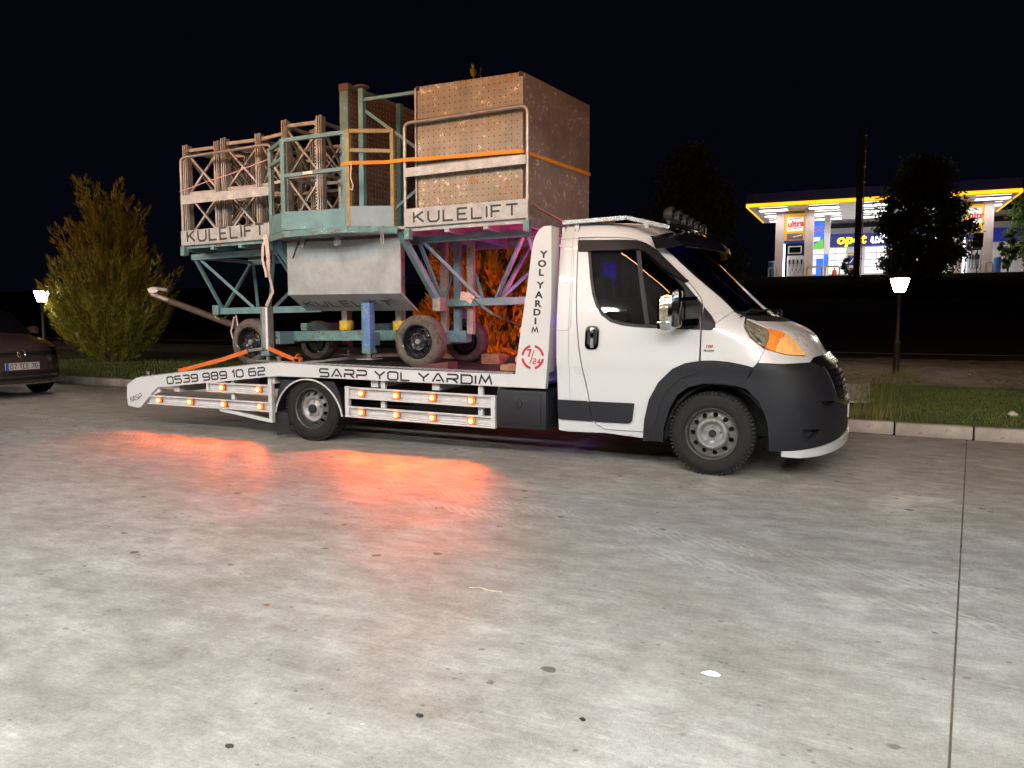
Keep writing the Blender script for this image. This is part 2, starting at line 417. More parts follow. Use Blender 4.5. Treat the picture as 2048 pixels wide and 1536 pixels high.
def letters(s, height, aspect, stroke, gap, space=.6, slant=0.0, fit=None):
    """outline lettering as thin solid strokes in the XY plane; fit = total width"""
    x = 0.0; polys = []
    for ch in s:
        if ch == ' ': x += space * aspect; continue
        w, lines = GLYPHS[ch]
        for pts, cl in lines: polys.append(([((px * aspect + x), py) for px, py in pts], cl))
        x += w * aspect + gap
    x -= gap; sx = (fit / height / x) if fit and x > 0 else 1.0
    vs, fs = [], []
    for pts, cl in polys:
        pts = [((px * sx + slant * py) * height, py * height) for px, py in pts]
        L, Rr = stroke_poly(pts, stroke * height, cl); n = len(pts); base = len(vs)
        for h in (0.0, .0015):
            for l, r in zip(L, Rr): vs += [(l.x, l.y, h), (r.x, r.y, h)]
        for i in range(n if cl else n - 1):
            j = (i + 1) % n; a, b, c, d = base + 2 * i, base + 2 * i + 1, base + 2 * j + 1, base + 2 * j
            t = 2 * n
            fs += [(a + t, b + t, c + t, d + t), (a, d, d + t, a + t), (b, b + t, c + t, c)]
    return vs, fs
def on_side(geo, x, z, y, ang=0.0):
    """lay XY lettering on a plane y = const facing the camera side (-y)"""
    M = Matrix.Translation((x, y, z)) @ Matrix(((1, 0, 0, 0), (0, 0, -1, 0), (0, 1, 0, 0), (0, 0, 0, 1))) @ Matrix.Rotation(ang, 4, 'Z')
    return xf(geo, M)
def font_text(s, size, extrude=.002, wx=1.0, offset=0.0, align='LEFT', shear=0.0):
    c = bpy.data.curves.new('lettering', 'FONT'); c.body = s; c.size = size; c.extrude = extrude; c.offset = offset
    c.align_x = align; c.shear = shear; c.resolution_u = 3
    o = bpy.data.objects.new('lettering', c); COL.objects.link(o)
    dg = bpy.context.evaluated_depsgraph_get(); me = bpy.data.meshes.new_from_object(o.evaluated_get(dg))
    g = [(v.co.x * wx, v.co.y, v.co.z) for v in me.vertices], [tuple(p.vertices) for p in me.polygons]
    bpy.data.objects.remove(o); bpy.data.curves.remove(c); bpy.data.meshes.remove(me)
    return g
# ================================================================== SETTING
# -------- concrete
m, nt, b = new_mat('forecourt_concrete'); CONCRETE = m
big = tex(nt, 'ShaderNodeTexNoise', .45, 6.0, .6)
mid = tex(nt, 'ShaderNodeTexNoise', 2.0, 10.0, .66, stretch=(1, 1.5, 1))
cloud = tex(nt, 'ShaderNodeTexNoise', 5.5, 8.0, .7, stretch=(.8, 1.5, 1))
fine = tex(nt, 'ShaderNodeTexNoise', 60.0, 5.0, .75)
grit = tex(nt, 'ShaderNodeTexNoise', 210.0, 2.0, .6)
streak = tex(nt, 'ShaderNodeTexNoise', 2.6, 9.0, .68, stretch=(.45, 3.4, 1))
brush = tex(nt, 'ShaderNodeTexNoise', 16.0, 4.0, .6, stretch=(7.0, .4, 1))
base = ramp(nt, big.outputs['Fac'], [(.30, (.255, .228, .19)), (.5, (.325, .298, .258)), (.70, (.39, .37, .335))]).outputs[0]
base = mix(nt, .60, base, ramp(nt, mid.outputs['Fac'], [(.35, (.15, .132, .108)), (.5, (.30, .275, .238)), (.65, (.50, .48, .44))]).outputs[0])
base = mix(nt, .26, base, ramp(nt, streak.outputs['Fac'], [(.34, (.12, .102, .08)), (.5, (.30, .275, .238)), (.68, (.50, .48, .445))]).outputs[0])
base = mix(nt, .38, base, ramp(nt, cloud.outputs['Fac'], [(.37, (.15, .132, .108)), (.5, (.31, .285, .245)), (.68, (.52, .50, .46))]).outputs[0])
base = mix(nt, .10, base, ramp(nt, brush.outputs['Fac'], [(.35, .14), (.65, .52)]).outputs[0])
base = mix(nt, .30, base, ramp(nt, fine.outputs['Fac'], [(.32, (.12, .108, .09)), (.68, (.54, .51, .46))]).outputs[0])
base = mix(nt, .16, base, ramp(nt, grit.outputs['Fac'], [(.35, .10), (.65, .55)]).outputs[0])
# pale worn patches, thin scuffs, dark drips in clusters
pale = tex(nt, 'ShaderNodeTexNoise', 1.05, 7.0, .62)
base = mix(nt, ramp(nt, pale.outputs['Fac'], [(.60, 0.0), (.67, .5)]).outputs[0], base, (.50, .48, .43))
scuff = tex(nt, 'ShaderNodeTexNoise', 2.4, 3.0, .5, stretch=(.35, 5.0, 1))
base = mix(nt, ramp(nt, scuff.outputs['Fac'], [(.492, 0.0), (.5, .28), (.508, 0.0)]).outputs[0], base, (.55, .53, .49))
def drips(scale, r0, r1, keep, amount, col, gate=None, squash=(1, 1.25, 1)):
    v = tex(nt, 'ShaderNodeTexVoronoi', scale, stretch=squash); wp = tex(nt, 'ShaderNodeTexNoise', scale * 5, 4.0, .7)
    d_ = mix(nt, .16, v.outputs['Distance'], wp.outputs['Fac'], 'ADD')
    f_ = mix(nt, 1.0, ramp(nt, d_, [(r0, amount), (r1, 0.0)]).outputs[0], ramp(nt, v.outputs['Color'], [(keep, 0.0), (keep + .01, 1.0)]).outputs[0], 'MULTIPLY')
    if gate:
        gn = tex(nt, 'ShaderNodeTexNoise', gate[0], 3.0, .5); f_ = mix(nt, 1.0, f_, ramp(nt, gn.outputs['Fac'], [(gate[1], 0.0), (gate[1] + .05, 1.0)]).outputs[0], 'MULTIPLY')
    return mix(nt, f_, base, col)
base = drips(3.1, .155, .18, .55, .85, (.07, .054, .042)); base = drips(4.3, .15, .19, .70, .75, (.11, .07, .045))
base = drips(8.5, .17, .22, .35, .7, (.10, .082, .066), (.9, .54))
base = drips(15.0, .17, .24, .5, .6, (.09, .075, .06), (1.3, .50))
base = drips(2.0, .13, .30, .6, .28, (.13, .11, .09))
base = drips(6.0, .115, .125, .72, .8, (.60, .58, .54))
# tyre tracks: bands of lug prints along x
wv = node(nt, 'ShaderNodeTexWave', wave_type='BANDS', bands_direction='DIAGONAL'); wv.inputs['Scale'].default_value = 9; wv.inputs['Distortion'].default_value = 6; wv.inputs['Detail'].default_value = 2
tc = node(nt, 'ShaderNodeTexCoord'); nt.links.new(tc.outputs['Object'], wv.inputs['Vector'])
sx = node(nt, 'ShaderNodeSeparateXYZ'); nt.links.new(tc.outputs['Object'], sx.inputs[0])
def band(yc, k, half):
    a = node(nt, 'ShaderNodeMath', operation='MULTIPLY_ADD'); nt.links.new(sx.outputs[0], a.inputs[0]); a.inputs[1].default_value = -k; nt.links.new(sx.outputs[1], a.inputs[2])
    s = node(nt, 'ShaderNodeMath', operation='SUBTRACT'); nt.links.new(a.outputs[0], s.inputs[0]); s.inputs[1].default_value = yc
    ab = node(nt, 'ShaderNodeMath', operation='ABSOLUTE'); nt.links.new(s.outputs[0], ab.inputs[0])
    return ramp(nt, ab.outputs[0], [(half * .75, 1.0), (half, 0.0)]).outputs[0]
trk = mix(nt, 1.0, band(-1.78, -.22, .13), band(-2.14, -.25, .10), 'ADD')
trk = mix(nt, 1.0, trk, ramp(nt, wv.outputs['Fac'], [(.45, 0.0), (.7, .42)]).outputs[0], 'MULTIPLY')
trk = mix(nt, 1.0, trk, ramp(nt, big.outputs['Fac'], [(.40, 0.0), (.55, 1.0)]).outputs[0], 'MULTIPLY')
base = mix(nt, trk, base, (.50, .48, .43))
m1 = tex(nt, 'ShaderNodeTexNoise', 5.5, 12.0, .78, stretch=(.75, 1.2, 1)); m2 = tex(nt, 'ShaderNodeTexNoise', .95, 8.0, .66)
base = mix(nt, 1.0, base, ramp(nt, m1.outputs['Fac'], [(.34, (.68, .66, .63)), (.50, (.96, .955, .95)), (.66, (1.22, 1.22, 1.21))]).outputs[0], 'MULTIPLY')
base = mix(nt, 1.0, base, ramp(nt, m2.outputs['Fac'], [(.36, (.84, .82, .79)), (.52, (.98, .98, .975)), (.66, (1.10, 1.11, 1.11))]).outputs[0], 'MULTIPLY')
nt.links.new(base, b.inputs['Base Color'])
nt.links.new(ramp(nt, mid.outputs['Fac'], [(.3, .46), (.7, .74)]).outputs[0], b.inputs['Roughness'])
hb = mix(nt, .6, brush.outputs['Fac'], fine.outputs['Fac'])
bump(nt, b, hb, .003, .4)

KERBM = splashed('kerb_concrete', (.42, .385, .345), .8, 0, (.30, .26, .22), (.5, .47, .43), .60, .66, 3.0)
m, nt, b = new_mat('lawn_soil'); LAWN = m
n = tex(nt, 'ShaderNodeTexNoise', 3.0, 8.0, .65)
nt.links.new(ramp(nt, n.outputs['Fac'], [(.3, (.028, .036, .012)), (.7, (.062, .075, .022))]).outputs[0], b.inputs['Base Color']); b.inputs['Roughness'].default_value = .95
m, nt, b = new_mat('bare_soil'); SOIL = m
n = tex(nt, 'ShaderNodeTexNoise', 2.0, 10.0, .7)
nt.links.new(ramp(nt, n.outputs['Fac'], [(.3, (.09, .068, .05)), (.7, (.25, .195, .145))]).outputs[0], b.inputs['Base Color']); b.inputs['Roughness'].default_value = .95
bump(nt, b, n.outputs['Fac'], .05, .8)
m, nt, b = new_mat('road_asphalt'); ASPHALT = m
n = tex(nt, 'ShaderNodeTexNoise', 20.0, 6.0, .7)
nt.links.new(ramp(nt, n.outputs['Fac'], [(.3, .04), (.7, .07)]).outputs[0], b.inputs['Base Color']); b.inputs['Roughness'].default_value = .95; b.inputs['Specular IOR Level'].default_value = 0.0
ROADPAINT = plain('road_paint', (.62, .60, .55), .7, 0, 0, .25, 8.0)
PAVE = plain('pale_paving', (.40, .36, .31), .85, 0, 0, .2, 4.0)

def struct(name, geo, mat, parent=None, smooth=False):
    o = build(name, geo, mat, parent, smooth)
    if parent is None: o['kind'] = 'structure'
    return o
KY = lambda x: 2.95 - .03 * (x - 1.5)          # kerb front line
# slabs with an open joint (a straight cut running towards the camera)
JX = lambda y: 2.057 + (y - 2.574) * .1131
def slab(xa, xb, name):
    """concrete slab between two joint lines, deep edges"""
    poly = [xa(-45), xb(-45), xb(2.99), xa(2.99)]
    return poly
def slab_geo(xl, xr):
    y0 = -45.0; pts = [(xl(y0), y0), (xr(y0), y0)]
    yr, yl = KY(xr(3.0)) + .004, KY(xl(3.0)) + .004
    pts += [(xr(yr), yr), (xl(yl), yl)]
    return prism(pts, 0.0, -.12, 'xy')
GAP = .004
lines = [None, -4.45 * 0, None]
struct('concrete_slab', slab_geo(lambda y: -50.0, lambda y: JX(y) - GAP), CONCRETE)
struct('concrete_slab', slab_geo(lambda y: JX(y) + GAP, lambda y: 26.0), CONCRETE)
struct('ground', prism([(-400, -300), (400, -300), (400, 3.02), (-400, 3.02)], -.10, -.3, 'xy'), SOIL)
struct('joint_filler', prism([(JX(-45) - .01, -45), (JX(-45) + .01, -45), (JX(2.9) + .01, 2.9), (JX(2.9) - .01, 2.9)], -.008, -.1, 'xy'), SOIL)
# kerb of single stones
kerb = bpy.data.objects.new('kerb', None); COL.objects.link(kerb); kerb['kind'] = 'structure'
xk = 1.417 - .74 * 26; kerb_mesh = None
while xk < 20:
    xb_ = xk + .74 - .018
    g = prism([(0, 0), (.722, -.03 * .722), (.722, -.03 * .722 + .13), (0, .13)], 0, .135, 'xy')
    if kerb_mesh is None:
        o = build('kerb_stone', box((0, 0, 0), (.724, .13, .138), .012), KERBM, kerb, True); kerb_mesh = o.data
    else: o = link(bpy.data.objects.new('kerb_stone', kerb_mesh), kerb)
    o.location = (xk + .009, KY(xk) + .002, random.uniform(-.004, .004)); o.rotation_euler = (0, 0, math.atan(-.03) + random.uniform(-.006, .006))
    xk += .74
# ground profile beyond the kerb: height against distance
GROUND = [(3.0, .115), (3.3, .13), (6.5, .2), (9, .27), (12, .345), (18, .46), (24, .70), (34, 1.79), (38, 2.32), (46, 3.72), (48, 3.9), (80, 3.95), (300, 3.95), (900, 6)]
def gz(y): return lerp_tab(GROUND, y)
def strip(y0, y1, x0=-220, x1=180, ny=6, nx=24, dz=0.0, noise=0.0, edge=None):
    vs, fs = [], []
    for j in range(ny + 1):
        for i in range(nx + 1):
            x = x0 + (x1 - x0) * i / nx; yy = y0 + (y1 - y0) * j / ny
            if edge and j == 0: yy = edge(x)
            z = gz(yy) + dz + (random.uniform(-noise, noise) if noise and 0 < j < ny else 0)
            vs.append((x, yy, z))
    for j in range(ny):
        for i in range(nx):
            a = j * (nx + 1) + i; fs.append((a, a + 1, a + nx + 2, a + nx + 1))
    return vs, fs
SCRUB = plain('dark_scrub', (.018, .016, .010), .95, 0, 0, .4, 1.5, spec=0.0)
struct('verge', strip(3.07, 7.1, -50, 40, 10, 100, 0, .012, lambda x: KY(x) + .10), LAWN, smooth=True)
struct('verge_behind', strip(7.0, 9.2, -220, -3, 3, 60, -.01, .02), LAWN, smooth=True)
struct('soil_strip', strip(7.05, 12.3, -3.2, 60, 40, 260, .004, .035), SOIL, smooth=True)
struct('far_soil', strip(9.1, 12.3, -220, -3.1, 4, 40, 0, .03), SOIL, smooth=True)
struct('road', strip(12.2, 36.5, -220, 180, 14, 10), ASPHALT)
for ya, yb in ((23.85, 24.0), (33.85, 34.05), (14.0, 14.14)):
    struct('road_line', strip(ya, yb, -220, 180, 1, 10, .005), ROADPAINT)
struct('bank', strip(36.4, 47.0, -220, 180, 8, 60, 0, .05), SCRUB, smooth=True)
struct('station_yard', strip(46.8, 90, -40, 60, 2, 4, .02), plain('yard_paving', (.62, .60, .58), .8, 0, 0, .1, 2.0))
struct('far_field', strip(46.9, 900, -900, 900, 6, 4, -.02), SOIL)
struct('garden_path', prism([(.82, 4.3), (1.19, 4.4), (1.22, 7.4), (.78, 7.4)], .19, .215, 'xy'), PAVE)
# loose clods on the bare soil
vs, fs = [], []
for k in range(340):
    x = random.uniform(.2, 9); y = 7.2 + abs(random.gauss(0, 1.6)); r = random.uniform(.02, .09) * random.uniform(.5, 1)
    n0 = len(vs); z = gz(y)
    g = bmesh.new(); bmesh.ops.create_icosphere(g, subdivisions=1, radius=r)
    for v in g.verts: v.co *= random.uniform(.7, 1.25); v.co.z *= .6
    gv, gf = from_bm(g); vs += [(a + x, b2 + y, c + z) for a, b2, c in gv]; fs += [tuple(i + n0 for i in f) for f in gf]
o = build('soil_clods', (vs, fs), SOIL); tag(o, 'loose dark clods of earth strewn over the bare soil', 'soil', kind='stuff')
# grass
GRASS = splashed('grass_blade', (.11, .165, .032), .7, 0, (.15, .165, .05), (.21, .20, .08), .55, .7, 1.2)
DRYGRASS = plain('dry_grass', (.22, .19, .07), .8, 0, 0, .25, 6.0)
def blades(n, region, h0, h1, w, lean=.5):
    vs, fs = [], []
    for _ in range(n):
        x, y = region(); z = gz(y) - .01; h = random.uniform(h0, h1); a = random.uniform(0, 6.283)
        dx, dy = math.cos(a), math.sin(a); l = random.uniform(.1, lean) * h; ww = w * random.uniform(.7, 1.3)
        b0 = len(vs)
        vs += [(x - dy * ww, y + dx * ww, z), (x + dy * ww, y - dx * ww, z), (x + dx * l * .4 + dy * ww * .7, y + dy * l * .4 - dx * ww * .7, z + h * .6), (x + dx * l * .4 - dy * ww * .7, y + dy * l * .4 + dx * ww * .7, z + h * .6), (x + dx * l, y + dy * l, z + h)]
        fs += [(b0, b0 + 1, b0 + 2, b0 + 3), (b0 + 3, b0 + 2, b0 + 4)]
    return vs, fs
def reg_lawn():
    while True:
        x = random.uniform(.3, 6.0); y = random.uniform(3.12, 7.2)
        if not (.8 < x < 1.2 and 4.35 < y < 7.4) and (y < 6.6 or random.random() < .4): return x, y
o = build('grass', blades(34000, reg_lawn, .018, .055, .0035), GRASS); tag(o, 'short green lawn grass between the kerb and the bare soil', 'grass', kind='stuff')
def reg_left():
    return random.uniform(-16.5, -3.5), random.uniform(3.45, 6.8)
o = build('grass_far', blades(12000, reg_left, .04, .10, .006), GRASS); tag(o, 'dim grass on the verge behind the tow truck', 'grass', kind='stuff')
def reg_tuft():
    while True:
        c = random.choice([(1.45, 6.6, .35), (1.3, 5.6, .28), (1.25, 4.6, .22), (.95, 3.6, .3), (1.65, 8.2, .25), (1.3, 3.8, .3)])
        x, y = random.gauss(c[0], c[2] * .6), random.gauss(c[1], c[2] * 1.2)
        if y > 3.1: return x, y
o = build('tall_grass', blades(900, reg_tuft, .06, .22, .004, .7), GRASS); tag(o, 'tall uncut grass around the foot of the lamp post', 'grass', kind='stuff')
o = build('straw_grass', blades(700, reg_tuft, .05, .18, .003, .9), DRYGRASS); tag(o, 'dry straw coloured grass beside the garden path', 'grass', kind='stuff')
def reg_kerb():
    return random.uniform(.85, 1.3), KY(1) + .12 + random.random() * .1
o = build('weeds', blades(90, reg_kerb, .10, .22, .004, 1.2), DRYGRASS); tag(o, 'dry weeds hanging over the kerb ahead of the truck', 'weeds', kind='stuff')
# litter
def crumpled(name, c, r, mat, label, cat, flat=.45):
    g = bmesh.new(); bmesh.ops.create_icosphere(g, subdivisions=2, radius=1)
    for v in g.verts:
        v.co *= random.uniform(.65, 1.15); v.co.x *= r[0]; v.co.y *= r[1]; v.co.z = max(v.co.z, -.6) * r[2]
    geo = from_bm(g); zmin = min(v[2] for v in geo[0])
    o = build(name, moved(geo, (0, 0, -zmin)), mat); o.location = c; return tag(o, label, cat)
PAPER = plain('paper', (.85, .85, .84), .8, 0, 0, 0)
STONE = plain('pale_stone', (.62, .58, .52), .8, 0, 0, .2, 20.0)
LEAFDRY = plain('dry_leaf', (.30, .11, .04), .7, 0, 0, .3, 30.0)
DARKBIT = plain('black_scrap', (.02, .02, .02), .7, 0, 0, .3, 30.0)
crumpled('paper_scrap', (.61, -3.5, 0.0), (.034, .016, .012), PAPER, 'crumpled white scrap of paper lying on the concrete', 'litter')
crumpled('stone', (2.64, 3.9, gz(3.9) + .02), (.055, .04, .035), STONE, 'pale stone lying on the lawn behind the kerb', 'stone')
for (x, y, s), lab in zip([(-.63, -4.57, .015), (-.2, -4.18, .014), (.29, -3.98, .012)], ['black scrap on the concrete nearest the bottom edge', 'black twisted scrap on the concrete, between two other scraps', 'small black scrap on the concrete, the rightmost of three']):
    crumpled('scrap', (x, y, 0.0), (s, s * .7, .006), DARKBIT, lab, 'litter')
for (x, y, s), lab in zip([(-1.89, -3.3, .018), (-1.33, -3.65, .016)], ['small rust red dry leaf on the concrete, the one farther away', 'small rust red dry leaf on the concrete, the nearer one']):
    crumpled('dry_leaf', (x, y, 0.0), (s, s * .7, .004), LEAFDRY, lab, 'leaf')
STRAW = plain('straw', (.62, .52, .34), .8, 0, 0, .15, 30.0)
for pts, lab in [([(-.60, -3.08, .004), (-.55, -3.06, .006), (-.50, -3.075, .004), (-.43, -3.065, .004)], 'pale bent straw lying on the concrete mid yard'), ([(.55, -4.15, .004), (.60, -4.16, .006), (.66, -4.20, .004)], 'pale straw lying on the concrete near the bottom edge')]:
    tag(build('straw', tube(pts, .0025, 5), STRAW), lab, 'straw')
# ================================================================== TREES
BARK = plain('bark', (.09, .065, .045), .9, 0, 0, .35, 12.0, .006)
def leaf_mat(name, a, b_, c, thin=0.0):
    m, nt, b = new_mat(name)
    n1 = tex(nt, 'ShaderNodeTexNoise', 3.5, 5.0, .6)
    r = ramp(nt, n1.outputs['Fac'], [(.32, a), (.5, b_), (.68, c)])
    nt.links.new(r.outputs[0], b.inputs['Base Color']); b.inputs['Roughness'].default_value = .7
    if thin:
        tr = node(nt, 'ShaderNodeBsdfTranslucent'); nt.links.new(r.outputs[0], tr.inputs[0]); ms = node(nt, 'ShaderNodeMixShader'); ms.inputs[0].default_value = thin
        nt.links.new(b.outputs[0], ms.inputs[1]); nt.links.new(tr.outputs[0], ms.inputs[2]); nt.links.new(ms.outputs[0], nt.nodes['Material Output'].inputs[0])
    return m
THUJA = leaf_mat('thuja_foliage', (.14, .15, .016), (.23, .22, .024), (.32, .27, .036))
LEAF = leaf_mat('dark_foliage', (.055, .092, .020), (.10, .15, .032), (.15, .20, .045), .55)
def plume(vs, fs, p, d, length, rad, n, lw, ll):
    d, s, u = frame_of(d)
    for _ in range(n):
        t = random.random() ** .8; a = random.uniform(0, 6.283); prof = (math.sin(math.pi * min(1, t * .9 + .12)) ** .8) * rad * random.uniform(.2, 1)
        rd = s * math.cos(a) + u * math.sin(a)
        q = p + d * (length * t) + rd * prof
        ld = (d * random.uniform(.8, 1.3) + rd * random.uniform(.15, .9) + Vector((0, 0, random.uniform(0, .5)))).normalized()
        side = ld.cross(rd + Vector((random.uniform(-.4, .4), random.uniform(-.4, .4), random.uniform(-.4, .4))))
        if side.length < 1e-3: continue
        side.normalize(); L = ll * random.uniform(.6, 1.3); w = lw * random.uniform(.6, 1.3); b0 = len(vs)
        vs += [q, q + ld * L * .5 + side * w, q + ld * L, q + ld * L * .5 - side * w]; fs.append((b0, b0 + 1, b0 + 2, b0 + 3))
def thuja(loc, h, env, nplume, label, seed, leaves=75, skirt=.25, ll=.15, lw=.020, plen=(.45, .95), fat=.20):
    random.seed(seed)
    t = thing('thuja_tree', loc, label, 'tree')
    x, y, z = loc
    build('trunk', tube([(x, y, z - .1), (x + .02, y, z + h * .35), (x, y + .02, z + h * .8)], .10, 10, r2=.02), BARK, t, True)
    vs, fs = [], []
    for k in range(nplume):
        f = (k + .5) / nplume; hz = skirt + (h - skirt) * (1 - (1 - f) ** .9) * .93
        a = k * 2.39996 + random.uniform(-.3, .3); r = env(hz / h) * random.uniform(.55, 1.05)
        L = random.uniform(*plen) * (.7 + .5 * random.random())
        up = .9 + 1.6 * (hz / h)
        d = Vector((math.cos(a), math.sin(a), up * random.uniform(.7, 1.3))).normalized()
        tip = Vector((x + math.cos(a) * r, y + math.sin(a) * r, z + hz))
        plume(vs, fs, tip - d * L * .55, d, L, L * fat + .035, leaves, lw, ll)
        if random.random() < .5:                     # inner filling plume
            r2 = r * .55; plume(vs, fs, Vector((x + math.cos(a) * r2, y + math.sin(a) * r2, z + hz - .1)), d, L, L * fat * 1.2 + .05, leaves // 2, lw * 1.2, ll * 1.1)
    for k in range(6):
        a = random.uniform(0, 6.28); r = env(.9) * random.random()
        plume(vs, fs, Vector((x + math.cos(a) * r, y + math.sin(a) * r, z + h * random.uniform(.78, .86))), Vector((math.cos(a) * .15, math.sin(a) * .15, 1)), h * .17, .10, leaves, lw, ll)
    build('crown', (vs, fs), THUJA, t)
    # a few limbs that carry the plumes
    for k in range(7):
        a = k * 2.4; hz = h * (.15 + .09 * k); r = env(hz / h) * .8
        build('limb', tube([(x, y, z + hz * .7), (x + math.cos(a) * r * .5, y + math.sin(a) * r * .5, z + hz * .85), (x + math.cos(a) * r, y + math.sin(a) * r, z + hz * 1.05)], .03, 6, r2=.008), BARK, t, True)
    return t
env_wide = lambda f: lerp_tab([(0, .5), (.1, 1.05), (.25, 1.5), (.42, 1.75), (.52, 1.35), (.66, .95), (.82, .55), (1, .06)], f)
thuja((-14.72, 6.0, .16), 3.5, lambda f: env_wide(f) * .69, 190, 'broad golden brown conifer standing alone on the left verge', 11, 230, .40, .12, .015, (.75, 1.45), .12)
env_tall = lambda f: lerp_tab([(0, .55), (.15, 1.0), (.4, 1.05), (.7, .7), (.9, .32), (1, .05)], f)
thuja((-4.05, 4.35, .14), 4.4, env_tall, 200, 'tall conifer behind the load, lit orange from below', 12, 120, .25, .13, .018, (.4, .75))
env_low = lambda f: lerp_tab([(0, .5), (.2, .95), (.5, .9), (.8, .5), (1, .1)], f)
thuja((-2.55, 4.3, .14), 2.3, env_low, 110, 'low bushy conifer right behind the truck headboard, lit orange', 13, 120, .15, .13, .018, (.4, .7))
def leafy(loc, h, rx, trunk_h, nleaf, ls, label, seed, nclump=60, mat=LEAF, sparse=1.0, shape=None):
    random.seed(seed); x, y, z = loc
    t = thing('leafy_tree', loc, label, 'tree')
    build('trunk', tube([(x, y, z - .1), (x + .05, y, z + trunk_h), (x - .05, y, z + h * .7)], h * .02, 8, r2=h * .006), BARK, t, True)
    vs, fs = [], []
    clumps = []
    for k in range(nclump):
        f = random.random(); a = random.uniform(0, 6.283)
        w = shape(f) if shape else math.sin(math.pi * (f * .86 + .1)) ** .7
        r = rx * w * math.sqrt(random.uniform(.15, 1.0)); c = Vector((x + math.cos(a) * r, y + math.sin(a) * r, z + trunk_h + (h - trunk_h) * f))
        clumps.append((c, rx * random.uniform(.16, .32)))
        if k < 9:
            build('limb', tube([(x, y, z + trunk_h * .8), (x * .5 + c.x * .5, y * .5 + c.y * .5, z + trunk_h + (c.z - z - trunk_h) * .4), c], h * .007, 6, r2=h * .002), BARK, t, True)
    for _ in range(nleaf):
        c, cr = random.choice(clumps)
        q = c + Vector((random.gauss(0, 1), random.gauss(0, 1), random.gauss(0, .8))) * (cr * .55)
        a = Vector((random.gauss(0, 1), random.gauss(0, 1), random.gauss(0, 1))).normalized(); b2 = a.orthogonal().normalized()
        s = ls * random.uniform(.6, 1.4); b0 = len(vs)
        vs += [q - a * s, q + b2 * s * .5, q + a * s, q - b2 * s * .5]; fs.append((b0, b0 + 1, b0 + 2, b0 + 3))
    build('crown', (vs, fs), mat, t); return t
cone = lambda f: lerp_tab([(0, .75), (.15, 1.0), (.45, .85), (.75, .5), (1, .12)], f)
leafy((3.95, 44.0, 3.3), 6.9, 2.3, .25, 26000, .125, 'dark round tree in front of the far filling station', 21, 170, shape=lambda f: lerp_tab([(0, .62), (.15, .9), (.4, 1.0), (.65, .82), (.85, .5), (1, .15)], f))
leafy((-6.4, 30.0, 1.3), 7.3, 2.6, 1.0, 14000, .13, 'dim tall tree behind the windscreen of the truck', 22, 95, shape=cone)
leafy((11.3, 52.5, 3.9), 5.6, 1.9, .3, 7000, .15, 'dark dense tree at the right edge past the pump canopy', 23, 60)
leafy((8.95, 49.0, 3.9), 2.6, .5, .1, 1800, .10, 'dark slender shrub beside the right pump island', 24, 22)
leafy((.15, 46.2, 3.75), 1.15, .5, .05, 900, .07, 'small dark bush left of the sign pylon', 25, 14)
# ================================================================== GARDEN LAMPS
LAMP_IRON = plain('lamp_iron', (.03, .024, .022), .55, .4, 0, .25, 20.0)
LAMP_GLOW = glow('lamp_glow', (1.0, .90, .72), 60.0)
def lantern(loc, label):
    t = thing('garden_lamp', loc, label, 'lamp', 'garden lamps on the verge'); x, y, z = loc
    build('pole', lathe([(.055, 0), (.055, .62), (.062, .63), (.062, .66), (.034, .70), (.030, 1.42), (.045, 1.44), (.045, 1.47), (.02, 1.5)], 14, 'z', loc), LAMP_IRON, t, True)
    build('collar', lathe([(.075, 1.5), (.078, 1.52), (.06, 1.535)], 14, 'z', loc), LAMP_IRON, t, True)
    g = lathe([(.078, 1.53), (.10, 1.58), (.135, 1.70), (.145, 1.755)], 18, 'z', loc); build('glass_globe', g, LAMP_GLOW, t, True)
    build('cap', lathe([(.165, 1.757), (.16, 1.775), (.09, 1.84), (.05, 1.88), (.02, 1.90), (.012, 1.95), (.0, 1.96)], 18, 'z', loc), LAMP_IRON, t, True)
    return t
lantern((1.62, 8.6, .17), 'lit garden lamp on the right lawn ahead of the truck')
lantern((-15.55, 4.9, .07), 'lit garden lamp at the left edge beside the golden conifer')
# ================================================================== FAR FILLING STATION
SOFFIT = plain('canopy_soffit', (.86, .84, .83), .6, 0, 0, .06, .8)
NAVY = plain('navy_fascia', (.11, .125, .46), .45, 0, 0, .1, 1.0)
STRIP = glow('amber_fascia_light', (1.0, .42, .008), 2.2)
PILLAR = plain('pillar_cladding', (.60, .50, .46), .55, 0, 0, .1, 1.5)
SIGN_YELLOW = plain('sign_yellow', (.75, .42, .01), .5, 0, 0, .05, 2.0, 0, (1, .52, .01), .25)
SIGN_WHITE = plain('sign_white', (.8, .78, .75), .5, 0, 0, .05, 2.0, 0, (1, .95, .9), .28)
SIGN_GREY = plain('sign_grey', (.17, .14, .19), .5, 0, 0, .2, 3.0)
SIGN_RED = plain('sign_red', (.55, .02, .02), .5, 0, 0, 0, 1, 0, (.8, .02, .02), .35)
SIGN_NAVY = plain('sign_navy', (.02, .035, .16), .5, 0, 0, .1, 2.0, 0, (.02, .04, .35), .25)
LED_WHITE = glow('white_led', (.85, .92, 1.0), 7.0)
SHOP_WHITE = plain('shop_panel', (.72, .71, .72), .6, 0, 0, .06, 1.0)
SHOP_BLUE = plain('shop_fascia', (.015, .03, .22), .4, 0, 0, .05, 1.0, 0, (.02, .045, .5), .18)
TXT_YELLOW = glow('yellow_letters', (1.0, .62, .01), 3.5)
TXT_WHITE = glow('white_letters', (.85, .87, 1.0), 5.0)
m, nt, b = new_mat('shop_window_lit'); WINDOW_LIT = m
v1 = tex(nt, 'ShaderNodeTexVoronoi', 6.5, stretch=(1.0, 1.0, 1.6)); v1.distance = 'CHEBYCHEV'
